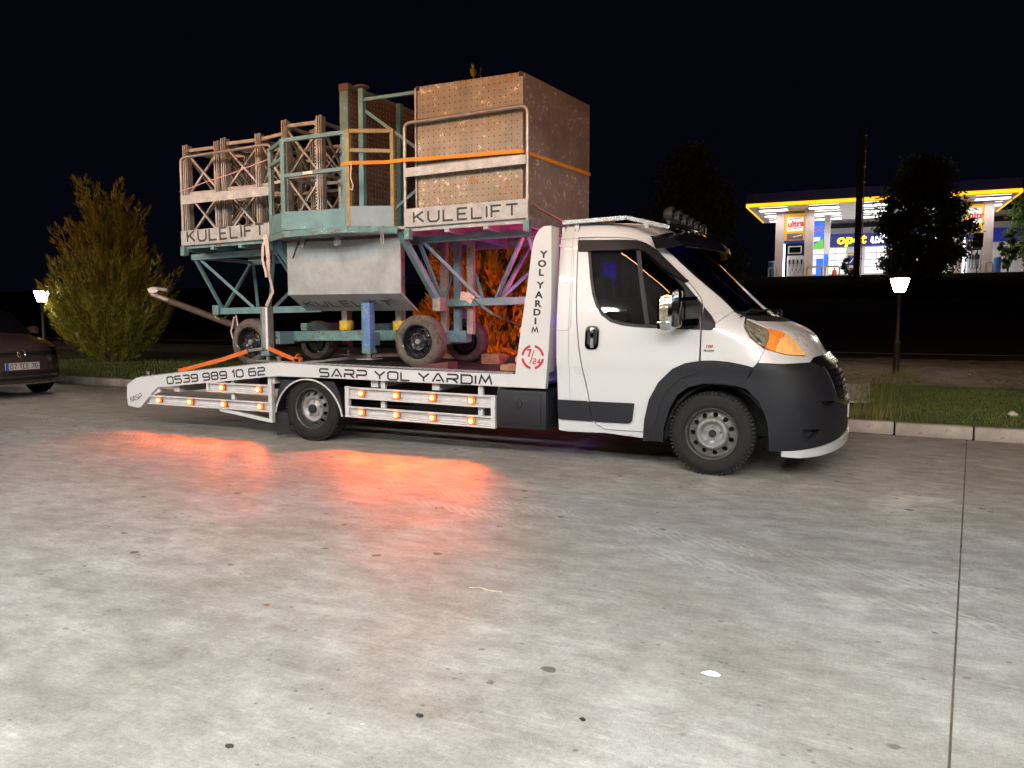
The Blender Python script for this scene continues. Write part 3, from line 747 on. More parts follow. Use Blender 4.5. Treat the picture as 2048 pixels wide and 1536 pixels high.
hs = node(nt, 'ShaderNodeHueSaturation'); hs.inputs['Saturation'].default_value = .75; nt.links.new(v1.outputs['Color'], hs.inputs['Color'])
wc = mix(nt, .55, hs.outputs[0], (.85, .88, .9)); nt.links.new(wc, b.inputs['Base Color']); nt.links.new(wc, b.inputs['Emission Color']); b.inputs['Emission Strength'].default_value = 1.15; b.inputs['Roughness'].default_value = .1
COOL = plain('cool_blue_panel', (.03, .12, .55), .3, 0, 0, .1, 4.0, 0, (.03, .2, 1), .7)
YARD_LIGHT = glow('canopy_downlight', (1.0, .95, .93), 15.0)
BLUEBIN = plain('blue_bin', (.03, .14, .45), .5, 0, 0, .1, 5.0)
REDCYL = plain('red_extinguisher', (.5, .02, .015), .4, 0, 0, .1, 5.0)
gy = 3.92
cn = thing('station_canopy', (1.5, 55, gy), 'far filling station canopy with a glowing amber edge', 'canopy')
build('roof', box((-6.6, 50.1, 8.86), (9.6, 60, 9.70)), NAVY, cn)
build('soffit', box((-6.55, 50.15, 8.80), (9.55, 59.95, 8.857)), SOFFIT, cn)
build('light_strip', box((-6.68, 49.98, 8.82), (9.66, 50.098, 9.04)), STRIP, cn)
build('light_strip', box((-6.70, 50.1, 8.82), (-6.602, 60, 9.0)), STRIP, cn)
build('light_strip', box((9.602, 50.1, 8.82), (9.70, 60, 9.0)), STRIP, cn)
build('fascia', box((-6.66, 50.0, 9.043), (9.64, 50.096, 9.73)), NAVY, cn)
for i in range(20): build('soffit_joint', box((-6.5, 50.4 + i * .48, 8.795), (9.5, 50.415 + i * .48, 8.7995)), SIGN_GREY, cn)
for i, x in enumerate((-5.9, -2.6, .8, 4.2, 7.3)):
    for y in (50.6, 54.0, 57.4): 
        dl = build('downlight', box((x, y, 8.76), (x + 1.9, y + 1.0, 8.793)), YARD_LIGHT, cn)
        for a_, b_ in (((x - .03, y - .03), (x, y + 1.03)), ((x + 1.9, y - .03), (x + 1.93, y + 1.03)), ((x, y - .03), (x + 1.9, y)), ((x, y + 1.0), (x + 1.9, y + 1.03))): build('shade', box((*a_, 8.635), (*b_, 8.79)), SHOP_WHITE, dl)
def island(x0, x1, label, y=52.2):
    t = thing('pump_island', ((x0 + x1) / 2, y + .3, gy), label, 'fuel pump', 'pump islands under the far canopy')
    pw = .58
    build('pillar', box((x0, y, gy), (x0 + pw, y + .7, 8.78), .03), PILLAR, t); build('pillar', box((x1 - pw, y, gy), (x1, y + .7, 8.78), .03), PILLAR, t)
    a, b2 = x0 + pw + .002, x1 - pw - .002
    build('sign_board', box((a, y + .12, 6.62), (b2, y + .5, 8.74)), SIGN_YELLOW, t)
    s = build('sign_panel', box((a + .18, y + .09, 7.25), (b2 - .12, y + .118, 8.25)), SIGN_WHITE, t)
    build('lettering', on_side(font_text('ultra', .58, .004, 1.0, .022), a + .24, 7.55, y + .085, .07), SIGN_RED, s)
    for zz in (7.40, 8.08): build('rule', bar((a + .26, y + .085, zz), (b2 - .2, y + .085, zz + .10), .02, .03), SIGN_GREY, s)
    build('header', box((a, y + .10, 8.52), (b2 - .05, y + .118, 8.68)), SIGN_GREY, t)
    s2 = build('sign_panel', box((a + .18, y + .09, 6.68), (b2 - .12, y + .118, 7.10)), SIGN_GREY, t); build('rule', bar((a + .6, y + .085, 6.85), (b2 - .18, y + .085, 6.98), .02, .05), SIGN_WHITE, s2)
    build('sign_band', box((a, y + .08, 6.40), (b2, y + .5, 6.60)), SIGN_NAVY, t)
    build('light_strip', box((x0 + pw + .005, y + .02, gy + .15), (x0 + pw + .10, y + .1, 6.36)), LED_WHITE, t)
    build('plinth', box((x0 - .1, y - .15, gy), (x1 + .1, y + .9, gy + .14), .02), PAVE, t)
    c = a + .25; d = b2 - .02
    pb = build('pump_body', box((c, y + .15, gy + .14), (d, y + .65, 5.55), .03), SHOP_WHITE, t)
    hd = build('pump_head', box((c - .02, y + .13, 5.56), (d + .02, y + .67, 6.33), .03), BLACK, t)
    build('screen_frame', box((c + .06, y + .115, 5.68), (d - .15, y + .129, 6.22)), SHOP_WHITE, hd); build('screen', box((c + .13, y + .10, 5.75), (d - .22, y + .114, 6.14)), BLACK_GLOSS, hd)
    for i in range(4):
        xx = c + .12 + i * (d - c - .3) / 3
        nz = build('nozzle', box((xx, y + .06, 4.95), (xx + .10, y + .148, 5.25), .015), BLACK, t)
        build('hose', tube([(xx + .05, y + .05, 4.95), (xx + .02, y - .02, 4.45), (xx + .12, y - .02, 4.25), (xx + .22, y + .02, 4.6)], .02, 5), BLACK, nz)
    return t
island(-4.89, -2.34, 'pump island with an ultra sign on yellow at the left end of the far canopy')
island(6.30, 8.53, 'pump island half hidden behind the dark tree at the right of the far canopy')
col_ = thing('canopy_column', (-1.65, 57.2, gy), 'slim pale column with a lit banner under the far canopy', 'column')
build('shaft', box((-1.86, 57, gy), (-1.44, 57.45, 8.78), .04), SHOP_WHITE, col_)
build('banner', box((-2.75, 57.1, 6.3), (-1.90, 57.16, 8.45)), COOL, col_)
build('banner_stripe', prism([(-2.75, 6.3), (-1.9, 6.3), (-1.9, 7.1), (-2.75, 6.55)], 57.08, 57.097), plain('banner_green', (.12, .45, .06), .5, 0, 0, 0, 1, 0, (.1, .6, .05), .5), col_)
build('banner_mark', on_side(font_text('D+', .62, .003), -2.72, 7.55, 57.07), SIGN_RED, col_)
build('banner_panel', prism([(-2.72, 6.85), (-2.15, 6.95), (-2.1, 7.25), (-2.72, 7.2)], 57.06, 57.078), SIGN_WHITE, col_)
build('notice', box((-1.80, 56.97, 5.0), (-1.52, 56.995, 5.9)), COOL, col_)
shop = thing('shop_building', (5, 66, gy), 'lit filling station shop with a blue sign band behind the pumps', 'building')
build('wall', box((-3.2, 62.2, gy), (14, 74, 9.2)), SHOP_WHITE, shop)
build('sign_band', box((-3.2, 62.0, 6.85), (14, 62.198, 7.85)), SHOP_BLUE, shop)
build('black_wall_strip', box((-3.2, 62.05, 8.35), (14, 62.198, 8.7)), BLACK, shop)  # solid black strip set on the wall front
build('lettering', on_side(font_text('opet', 1.02, .02, 1.12, .035, 'LEFT', .12), -1.12, 7.08, 61.96), TXT_YELLOW, shop)
build('lettering', on_side(font_text('ultramarket', 1.0, .02, 1.05, .03, 'LEFT', .12), 1.35, 7.08, 61.96), TXT_WHITE, shop)
for x0, x1 in ((-2.9, -.35), (1.0, 3.6), (3.7, 6.2), (6.3, 8.8)):
    w = build('window', box((x0, 62.1, gy + .75), (x1, 62.198, 6.75)), WINDOW_LIT, shop)
    n_ = max(2, int((x1 - x0) / .85))
    for i in range(n_ + 1):
        xx = x0 + (x1 - x0) * i / n_; build('frame', box((xx - .03, 62.04, gy + .75), (xx + .03, 62.098, 6.75)), SHOP_WHITE, w)
    for zz in (5.2, 5.75, 6.25): build('shelf', box((x0, 62.06, zz), (x1, 62.096, zz + .05)), SIGN_GREY, w)
    build('sill', box((x0 - .05, 62.0, gy + .66), (x1 + .05, 62.198, gy + .748)), SHOP_WHITE, w)
po = build('poster', box((-.22, 62.12, 5.35), (.32, 62.198, 6.3)), SIGN_NAVY, shop); build('poster_band', box((-.2, 62.10, 6.12), (.3, 62.118, 6.26)), SIGN_YELLOW, po); build('poster_streak', bar((-.1, 62.108, 5.5), (.25, 62.108, 5.95), .02, .05), SIGN_WHITE, po)
build('drinks_cooler', box((-2.6, 61.4, gy), (-2.05, 62.0, 5.9), .03), COOL, shop)
for x, lab in ((-1.15, 'red fire extinguisher trolley left of the far shop poster'), (.05, 'red fire extinguisher trolley beside the sign pylon')):
    t = thing('fire_extinguisher', (x, 60.5, gy), lab, 'extinguisher')
    build('cylinder', lathe([(.16, .05), (.18, .1), (.18, .85), (.12, .98), (.04, 1.02)], 14, 'z', (x, 60.5, gy)), REDCYL, t, True)
    build('valve', box((x - .05, 60.45, gy + 1.02), (x + .05, 60.55, gy + 1.12)), BLACK, t); build('base', box((x - .15, 60.4, gy + .02), (x + .15, 60.6, gy + .10)), BLACK, t)
for x, y, lab in ((-4.9, 50.3, 'blue litter bin at the left end of the far pump island'), (8.75, 51.5, 'blue litter bin at the right end of the far pumps')):
    t = thing('litter_bin', (x, y, gy), lab, 'bin')
    build('drum', lathe([(.19, .02), (.21, .1), (.21, 1.0), (.19, 1.05)], 16, 'z', (x, y, gy)), BLUEBIN, t, True); build('rim', lathe([(.22, 1.04), (.22, 1.12), (.18, 1.12), (.18, 1.04)], 16, 'z', (x, y, gy)), SHOP_WHITE, t, True)
for x0, x1, lab in ((-5.05, -4.5, 'yellow hoop guard rail at the left end of the far pumps'), (-2.55, -1.6, 'yellow hoop guard rail right of the left pump island'), (-1.4, -.5, 'yellow hoop guard rail nearest the sign pylon'), (7.95, 8.3, 'yellow hoop guard rail beside the right pump island')):
    tag(build('guard_rail', tube([(x0, 50.0, gy - .02), (x0, 50.0, gy + .58), (x0 + .08, 50.0, gy + .66), (x1 - .08, 50.0, gy + .66), (x1, 50.0, gy + .58), (x1, 50.0, gy - .02)], .045, 8), YELLOW, None, True), lab, 'guard rail', 'yellow guard rails at the far pumps')
py_ = thing('sign_pylon', (.7, 44, 3.4), 'tall dark sign pylon standing before the far filling station', 'pylon')
build('post', box((.42, 44, 3.2), (.78, 44.25, 12.3), .02), BLACK, py_); build('post', box((.80, 44.02, 3.2), (.86, 44.22, 12.3)), STEEL, py_); build('base_plate', box((.4, 43.85, 3.25), (1.0, 44.4, 3.55), .03), BLACK, py_)
for i in range(9): build('bracket', box((.775, 43.99, 4.6 + i * .9), (.88, 44.26, 4.68 + i * .9)), STEEL, py_)
bs = thing('brown_sign', (7.05, 46.4, 3.75), 'small brown sign board on a thin post before the right pumps', 'sign')
build('post', box((7.02, 46.4, 3.6), (7.07, 46.45, 6.0)), BLACK, bs); build('board', box((6.78, 46.36, 5.25), (7.30, 46.395, 6.1), .01), plain('brown_board', (.13, .055, .03), .7), bs)
wc_ = thing('white_car', (5.0, 54.2, gy), 'white car with red tail light parked under the far canopy', 'car')
CARW = plain('white_car_paint', (.75, .76, .78), .3, 0, .5, 0)
side = [(4.28, .42), (4.3, .95), (4.45, 1.18), (4.95, 1.48), (6.1, 1.5), (6.9, 1.05), (7.9, .9), (8.1, .45)]
build('body', prism([(x, z + gy) for x, z in side], 53.5, 55.1), CARW, wc_); build('window', prism([(4.62, 1.12 + gy), (5.0, 1.40 + gy), (5.9, 1.42 + gy), (6.4, 1.1 + gy)], 53.47, 53.498), BLACK_GLOSS, wc_)
build('tail_light', box((4.27, 53.47, gy + .62), (4.42, 53.72, gy + 1.02), .02), SIGN_RED, wc_)
for x in (5.0, 7.3):
    w = build('wheel', lathe([(.10, -.02), (.30, -.02), (.32, .03), (.32, .2), (.1, .2)], 18, 'y', (x, 53.46, gy + .32)), TYRE, wc_, True)
    build('rim', lathe([(.0, -.03), (.19, -.025), (.2, -.01)], 14, 'y', (x, 53.455, gy + .32)), RIM, w, True)
lw_ = thing('low_wall', (10.9, 50.2, gy), 'low white wall at the right edge before the far trees', 'wall')
build('coping', box((9.9, 50, gy + .12), (13, 50.5, gy + .22), .02), SHOP_WHITE, lw_); build('wall_face', box((9.95, 50.05, gy - .05), (13, 50.45, gy + .118)), PAVE, lw_)
# ================================================================== TOW TRUCK
truck = thing('tow_truck', (-2.4, 1.0, 0), 'white flatbed tow truck with orange marker lamps carrying a lifting platform', 'tow truck')
def x_of(z): return cab_f(z) - lerp_tab(L_TAB, z)
def side_s(x, z): return (x, cab_y(x, z), z)
def wrap_s(p, z):
    """front of the cab: p < 0 flat near side, 0..pi round the nose, > pi flat far side"""
    w, l = cab_w(z), lerp_tab(L_TAB, z); x0 = cab_f(z) - l
    if p <= 0: return (x0 + p, CAB_C - w, z)
    if p >= math.pi: return (x0 - (p - math.pi), CAB_C + w, z)
    s, c = math.sin(p), math.cos(p); e = 2 / SUP
    return (x0 + l * s ** e, CAB_C - w * (1 if c >= 0 else -1) * abs(c) ** e, z)
def phi(x, z):
    l = lerp_tab(L_TAB, z); x0 = cab_f(z) - l
    if x <= x0: return x - x0
    return math.asin(min(1.0, ((x - x0) / l) ** (SUP / 2)))
def phi_y(y, z): return math.acos(min(1.0, (abs(CAB_C - y) / cab_w(z)) ** (SUP / 2)))
def W2(pts): return [(phi(x, z), z) for x, z in pts]
def both(name, geo, mat, parent, smooth=True):
    o = build(name, geo, mat, parent, smooth); build(name, flip_y(geo, CAB_C), mat, parent, smooth); return o
def mir(pts): return [(math.pi - p, z) for p, z in reversed(pts)]
cab = build('cab_floor', box((-1.34, .12, .30), (.30, 1.88, .42)), UNDER, truck)
door_rear = [(-1.212, 1.968), (-1.197, 1.625), (-1.188, 1.434), (-1.172, 1.244), (-1.151, 1.054), (-1.114, .83), (-1.077, .685), (-1.036, .482), (-.995, .361), (-.912, .322), (-.746, .320), (-.578, .320)]
door_front = [(-.121, .93), (-.117, 1.1), (-.115, 1.248), (-.122, 1.381), (-.142, 1.436), (-.198, 1.509), (-.294, 1.611), (-.44, 1.752), (-.578, 1.877), (-.681, 1.931), (-.772, 1.951), (-1.001, 1.966)]
arch_out = [(-.583, .25), (-.566, .44), (-.529, .601), (-.451, .749), (-.335, .862), (-.234, .91), (-.121, .932), (-.01, .934), (.1, .927), (.208, .909), (.297, .887)]
arch_in = [(-.412, .255), (-.403, .371), (-.358, .531), (-.295, .651), (-.206, .719), (-.081, .752), (.018, .756), (.163, .746), (.248, .725)]
window = [(-1.117, 1.901), (-1.111, 1.843), (-1.096, 1.756), (-1.076, 1.622), (-1.046, 1.48), (-1.005, 1.376), (-.951, 1.301), (-.87, 1.245), (-.773, 1.218), (-.658, 1.204), (-.526, 1.197), (-.343, 1.192), (-.215, 1.189), (-.235, 1.46), (-.262, 1.536), (-.384, 1.666), (-.482, 1.761), (-.577, 1.828), (-.671, 1.877), (-.708, 1.889)]
def inset(poly, d):
    c = Vector((sum(p[0] for p in poly) / len(poly), sum(p[1] for p in poly) / len(poly))); out = []
    n = len(poly)
    A = sum(poly[i][0] * poly[(i + 1) % n][1] - poly[(i + 1) % n][0] * poly[i][1] for i in range(n)); sg = 1 if A > 0 else -1
    for i in range(n):
        p = Vector(poly[i]); a = Vector(poly[i - 1]); b_ = Vector(poly[(i + 1) % n]); d1 = (p - a).normalized(); d2 = (b_ - p).normalized()
        m_ = (Vector((-d1.y, d1.x)) + Vector((-d2.y, d2.x))); m_ = m_.normalized() if m_.length > .1 else Vector((-d1.y, d1.x))
        out.append(tuple(p + m_ * (d * sg / max(.6, m_.dot(Vector((-d1.y, d1.x)))))))
    return out
G = .0035
SEAM = plain('body_seam', (.30, .30, .29), .5, 0, 0, 0)
SMOKE = plain('smoked_acrylic', (.010, .010, .012), .45, 0, .0, 0, spec=.2)
# body side pressing (rear pillar, sill, roof rail, windscreen pillar)
door_outer = door_rear + [(-.578, .44 - .12), (-.566, .44), (-.529, .601), (-.451, .749), (-.335, .862), (-.234, .91)] + door_front
side_panel = [(-1.343, .29), (-1.345, .563), (-1.353, .949), (-1.362, 1.339), (-1.372, 1.8), (-1.376, 1.95), (-1.372, 2.02), (-1.352, 2.065), (-1.32, 2.098), (-.95, 2.098), (-.80, 2.085), (-.68, 2.02), (-.56, 1.93), (-.46, 1.845), (-.219, 1.622), (-.001, 1.437), (.106, 1.334), (-.002, 1.240), (-.109, 1.244)]
side_panel += [(x + .005, z + .004) for x, z in door_front[3:]] + [(-1.218, 1.974)] + [(x - .006, z - .004) for x, z in door_rear[1:]] + [(-.578, .267), (-.914, .290), (-1.258, .281)]
both('cab_side', shell(side_s, side_panel, res=.045, thick=.03), WHITE, truck)
# doors
door = None
for far in (False, True):
    fl = (lambda g: flip_y(g, CAB_C)) if far else (lambda g: g)
    d = build('door', fl(shell(side_s, inset(door_outer, G), [window], res=.045, off=.001, thick=.03)), WHITE, truck, True)
    if not far: door = d
    seal = inset(window, -.004); build('window_seal', fl(shell(side_s, seal, [inset(window, .022)], res=.03, off=.004, thick=.02)), BLACK, d, True)
    build('window_glass', fl(shell(side_s, inset(window, .012), res=.06, off=-.008, thick=.004)), GLASS_DARK, d, True)
    build('window_divider', fl(shell(side_s, [(-.698, 1.875), (-.660, 1.86), (-.534, 1.205), (-.572, 1.208)], res=.05, off=.004, thick=.012)), PLASTIC, d, True)
    defl = [(-1.204, 1.943), (-.86, 1.931), (-.704, 1.916), (-.621, 1.887), (-.536, 1.828), (-.291, 1.592), (-.259, 1.569), (-.287, 1.562), (-.396, 1.636), (-.571, 1.788), (-.648, 1.836), (-.693, 1.844), (-.851, 1.841), (-1.195, 1.848)]
    build('rain_deflector', fl(shell(side_s, defl, res=.03, off=.028, thick=.03)), SMOKE, d, True)
    tri = [(-.258, 1.534), (-.19, 1.458), (-.122, 1.378), (-.121, 1.184), (-.177, 1.185), (-.222, 1.189)]
    build('mirror_base', fl(shell(side_s, tri, res=.04, off=.008, thick=.012)), PLASTIC, d, True)
    tr = [(-1.058, .562), (-.656, .562), (-.676, .407), (-.703, .388), (-1.008, .388)]
    build('side_moulding', fl(shell(side_s, rounded(tr, .012), res=.05, off=.016, thick=.02)), PLASTIC, d, True)
    tr2 = [(-1.345, .563), (-1.066, .562), (-1.016, .388), (-1.326, .390), (-1.34, .40)]
    build('side_moulding', fl(shell(side_s, rounded(tr2, .012), res=.05, off=.016, thick=.02)), PLASTIC, truck, True)
    hx, hz = -1.028, 1.108
    hp = rounded([(hx - .064, hz - .10), (hx + .058, hz - .10), (hx + .064, hz + .10), (hx - .058, hz + .10)], .05, 6)
    h = build('door_handle', fl(shell(side_s, hp, [rounded([(hx - .045, hz - .065), (hx + .042, hz - .065), (hx + .046, hz + .072), (hx - .042, hz + .072)], .03, 5)], res=.02, off=.014, thick=.02)), CHROME, d, True)
    build('handle_recess', fl(shell(side_s, rounded([(hx - .048, hz - .07), (hx + .045, hz - .07), (hx + .05, hz + .076), (hx - .045, hz + .076)], .03, 5), res=.03, off=.003, thick=.004)), BLACK, h, True)
    build('handle_grip', fl(box((hx - .014, cab_y(hx, hz) - .028, hz - .085), (hx + .018, cab_y(hx, hz) - .008, hz + .09), .008)), CHROME, h, True)
    # front wing
    wing = [(-.109, .936), (-.109, 1.236), (-.001, 1.232), (.104, 1.326), (.150, 1.312), (.197, 1.284), (.207, 1.204), (.247, 1.135), (.325, 1.067), (.374, 1.034), (.327, .932), (.297, .893), (.208, .915), (.1, .933), (-.01, .940)]
    wg = build('front_wing', fl(shell(side_s, wing, res=.04, off=.001, thick=.03)), WHITE, truck, True)
    build('wing_corner', fl(shell(side_s, [(-.111, 1.184), (-.032, 1.180), (-.003, 1.204), (-.006, 1.239), (-.043, 1.292), (-.111, 1.365)], res=.03, off=.008, thick=.012)), PLASTIC, wg, True)
    if not far:
        bz = 1.045
        build('badge', on_side(font_text('100', .034, .001, 1.15, .001, 'LEFT', .25), -.078, bz - .005, cab_y(-.04, bz) - .004), RED_LETTER, wg)
        build('badge', on_side(font_text('Multijet', .027, .001, 1.0, .0005, 'LEFT', .25), -.090, bz - .036, cab_y(-.04, bz) - .004), STEEL, wg)
    # wheel arch mouldings
    arch = arch_out[:] + [(.235, .774), (.248, .725)] + arch_in[::-1][1:]
    build('wheel_arch', fl(shell(side_s, arch, res=.04, off=.022, thick=.06)), PLASTIC, truck, True)
    mid_ = [((a[0] * .45 + b_[0] * .55), (a[1] * .45 + b_[1] * .55)) for a, b_ in zip([(-.583, .25), (-.566, .44), (-.529, .601), (-.451, .749), (-.335, .862), (-.234, .91), (-.121, .932)], [(-.412, .255), (-.403, .371), (-.358, .531), (-.295, .651), (-.206, .719), (-.15, .735), (-.121, .745)])]
    build('arch_groove', fl(tube([(x, cab_y(x, z) - .0225, z) for x, z in mid_], .004, 5)), BLACK, truck)
    # headlamp
    hl = [(.205, 1.268), (.353, 1.200), (.486, 1.171), (.551, 1.119), (.606, 1.057), (.668, .976), (.526, .990), (.403, 1.030), (.329, 1.074), (.252, 1.141), (.213, 1.204)]
    lampA = [(.208, 1.266), (.353, 1.198), (.366, 1.194), (.371, 1.054), (.329, 1.076), (.254, 1.143), (.215, 1.206)]
    lampB = [(.370, 1.194), (.486, 1.169), (.549, 1.117), (.604, 1.055), (.664, .979), (.526, .993), (.403, 1.033), (.375, 1.050)]
    hd = build('headlight', fl(shell(wrap_s, W2(hl), res=.03, off=-.035, thick=.02)), REFLECTOR, truck, True)
    build('lamp_divider', fl(shell(wrap_s, W2([(.362, 1.196), (.374, 1.193), (.378, 1.050), (.367, 1.056)]), res=.03, off=-.004, thick=.035)), PLASTIC, hd, True)
    build('clear_lens', fl(shell(wrap_s, W2(lampA), res=.03, off=.002, thick=.01)), LENS_CLEAR, hd, True)  # opaque lens, its olive colour stands in for grey-green reflections
    arcl = [(.448, 1.018), (.452, 1.06), (.470, 1.105), (.505, 1.152)]
    build('amber_lens', fl(shell(wrap_s, W2([(.370, 1.194), (.486, 1.169), (.503, 1.154)] + arcl[-2::-1] + [(.403, 1.033), (.375, 1.050)]), res=.03, off=.002, thick=.01)), LENS_AMBER, hd, True)
    build('amber_lens', fl(shell(wrap_s, W2([(.451, 1.0175), (.526, .993), (.664, .979), (.604, 1.055), (.549, 1.117), (.507, 1.152), (.473, 1.104), (.455, 1.06)]), res=.03, off=.002, thick=.01)), LENS_AMBER_PALE, hd, True)
    for (xa, za), (xb, zb), w_ in (((.255, 1.175), (.345, 1.095), .010), ((.245, 1.215), (.33, 1.165), .007), ((.30, 1.125), (.352, 1.078), .006)):  # bars laid on the lens stand in for its white reflection streaks
        build('reflection_streak', fl(bar(Vector(wrap_s(phi(xa, za), za)) + Vector((.35, -.85, .3)) * .004, Vector(wrap_s(phi(xb, zb), zb)) + Vector((.35, -.85, .3)) * .004, w_, .004)), CHROME, hd)
for pts in ([(-1.262, 2.05), (-1.262, 1.93), (-1.252, 1.55), (-1.246, 1.2), (-1.236, .8), (-1.232, .575)], [(-1.37, 1.965), (-1.22, 1.966)], [(-1.368, 1.89), (-1.262, 1.89), (-1.246, 1.875), (-1.236, 1.62), (-1.228, 1.2), (-1.262, 1.17), (-1.36, 1.17)]):
    both('body_seam', tube([(x, cab_y(x, z) - .0006, z) for x, z in densify(pts, .05, False)], .0022, 5), SEAM, truck, False)
# roof
ro = [(cab_x(y, 2.098), y) for y in [CAB_C - .745 * .97 + .745 * 1.94 * i / 24 for i in range(25)]]
roof_out = [(-1.37, CAB_C - .75)] + [(x, y) for x, y in ro] + [(-1.37, CAB_C + .75)]
def roof_s(x, y):
    q_ = min(1, abs(y - CAB_C) / .77); s_ = max(0, (x + 1.0) / .4); s_ = min(1, s_); e_ = max(0, (-1.28 - x) / .09); e_ = min(1, e_)
    return (x, y, 2.092 + .036 * (1 - q_ ** 2) * (1 - s_ ** 2) * (1 - e_ ** 2))
build('roof', shell(roof_s, roof_out, res=.06, thick=.02), WHITE, truck, True)
hz0 = [(phi(-.68, 2.02), 2.02), (phi(-.60, 1.965), 1.965)]
build('roof_header', shell(wrap_s, [(.25, 2.095), (.30, 2.0), (.5, 1.975), (1.2, 1.985), (math.pi - 1.2, 1.985), (math.pi - .5, 1.975), (math.pi - .30, 2.0), (math.pi - .25, 2.095)], res=.05, thick=.02), WHITE, truck, True)
build('rear_wall', box((-1.372, .14, .42), (-1.345, 1.86, 2.07), .01), WHITE, truck)
# windscreen
ge = [(.106, 1.334), (-.001, 1.437), (-.219, 1.622), (-.46, 1.845), (-.56, 1.93), (-.62, 1.972)]
gl = W2([(x + .012, z + .004) for x, z in ge])
gl_b = [(phi(.14, 1.318), 1.318), (.75, 1.292), (1.15, 1.284), (math.pi / 2, 1.281)]
half = gl[::-1] + gl_b
top = [(1.1, 1.982), (math.pi / 2, 1.985)]
ws = half + mir(half)[1:] + [(math.pi - 1.1, 1.982), (math.pi / 2, 1.985), (1.1, 1.982)]
wsg = build('windscreen', shell(wrap_s, ws, res=.06, off=-.004, thick=.006), GLASS_SCREEN, truck, True)
fr_out = ws; fr_in = inset(ws, .03)
build('windscreen_band', shell(wrap_s, inset(ws, -.002), [fr_in], res=.05, off=-.002, thick=.01), BLACK_GLOSS, wsg, True)
# scuttle and wipers
scut = W2([(.108, 1.330), (.15, 1.312), (.20, 1.285), (.24, 1.27)]) + [(.75, 1.258), (1.15, 1.250), (math.pi / 2, 1.247)]
sc_top = [(p, z - .002) for p, z in gl_b]
sc = scut + mir(scut)[1:] + mir([(phi(.14, 1.318), 1.320), (.75, 1.296), (1.15, 1.288), (math.pi / 2, 1.285)])[:-1][::1] + [(math.pi / 2, 1.285), (1.15, 1.288), (.75, 1.296)]
build('scuttle_panel', shell(wrap_s, sc, res=.04, off=.004, thick=.03), BLACK, truck, True)
for a0, a1 in (((.62, 1.30), (1.35, 1.33)), ((1.5, 1.30), (2.3, 1.345))):
    pts = [Vector(wrap_s(a0[0] + (a1[0] - a0[0]) * i / 8, a0[1] + (a1[1] - a0[1]) * i / 8)) + Vector((.02, 0, .018)) for i in range(9)]
    wp = build('wiper', tube(pts, .010, 6), BLACK, truck, True); build('wiper_arm', tube([pts[0] + Vector((.03, -.03, -.03)), pts[2] + Vector((.02, 0, .02)), pts[4] + Vector((.005, 0, .012))], .008, 6), BLACK, wp, True)
# bonnet
hb = W2([(.212, 1.272), (.353, 1.207), (.487, 1.178), (.556, 1.124), (.611, 1.062), (.676, .976)]) + [(phi(.70, .955), .955)]
lo = [(1.0, .952), (math.pi / 2, .955)]
up_ = [(phi(.24, 1.264), 1.264), (.75, 1.252), (1.15, 1.245), (math.pi / 2, 1.242)]
hood = hb + lo + mir(hb + lo)[1:] + mir(up_)[:-1] + up_[::-1]
build('bonnet', shell(wrap_s, hood, res=.045, off=.002, thick=.03), WHITE, truck, True)
npn = W2([(.335, .931), (.380, 1.031), (.403, 1.024), (.526, .984), (.668, .970)]) + [(phi(.70, .949), .949), (1.0, .945), (1.02, .925)] + W2([(.706, .925), (.504, .922)])
npan = npn
both('nose_panel', shell(wrap_s, npn, res=.04, off=.001, thick=.03), WHITE, truck)
# bumper
bl = W2([(.297, .885), (.328, .925), (.504, .915), (.706, .918)])
bl = bl + [(1.04, .915)]
bm_ = [(1.04, .62)]
bot = W2([(.427, .238), (.517, .236), (.716, .262)]) + [(1.0, .30), (1.25, .33), (math.pi / 2, .34)]
arc = W2([(.235, .774), (.248, .725), (.344, .63), (.393, .533), (.419, .422)])
upper = bl + bm_ + [(1.25, .58), (math.pi / 2, .575)]
out_half = list(reversed(bot)) + list(reversed(arc)) + upper      # from centre bottom round to centre top
bump_poly = out_half + mir(out_half)[1:-1]
def W3(pts): return [(phi(x, z), z) for x, z in pts]
fogh = W3([(.662, .415), (.785, .405), (.714, .340), (.664, .347)]); inth = W3([(.775, .629), (.87, .615), (.85, .572), (.787, .575)])
bumper = build('bumper', shell(wrap_s, bump_poly, [fogh, inth, mir(fogh), mir(inth)], res=.045, off=.018, thick=.05), PLASTIC, truck, True)
for hp in (fogh, inth): 
    for k in (hp, mir(hp)): build('air_opening', shell(wrap_s, inset(k, -.01), res=.05, off=-.03, thick=.01), BLACK, bumper, True)
cre = [(p, .545 - .02 * math.sin(p)) for p in [.25 + .1 * i for i in range(14)]]
build('bumper_crease', tube([Vector(wrap_s(p, z)) + Vector((.3, -.95, 0)) * .0172 for p, z in cre], .004, 5), PLASTIC, bumper, True)
lp = W2([(.517, .240), (.517, .199), (.636, .190), (.786, .203)]) + [(1.10, .225), (1.3, .24), (math.pi / 2, .25), (math.pi / 2, .325), (1.3, .318), (1.10, .295)] + W2([(.786, .268), (.66, .250)])
lph = W2([(.517, .199), (.636, .190), (.786, .203)]) + [(1.10, .225), (1.3, .24), (math.pi / 2, .25)]
lpt = [(math.pi / 2, .325), (1.3, .318), (1.10, .295)] + W2([(.786, .268), (.66, .250), (.517, .240)])
lip_poly = lph + mir(lph)[1:] + [(math.pi - p, z) for p, z in reversed(lpt)][:-1] + lpt
build('front_spoiler', shell(wrap_s, lip_poly, res=.04, off=.032, thick=.06), WHITE, truck, True)
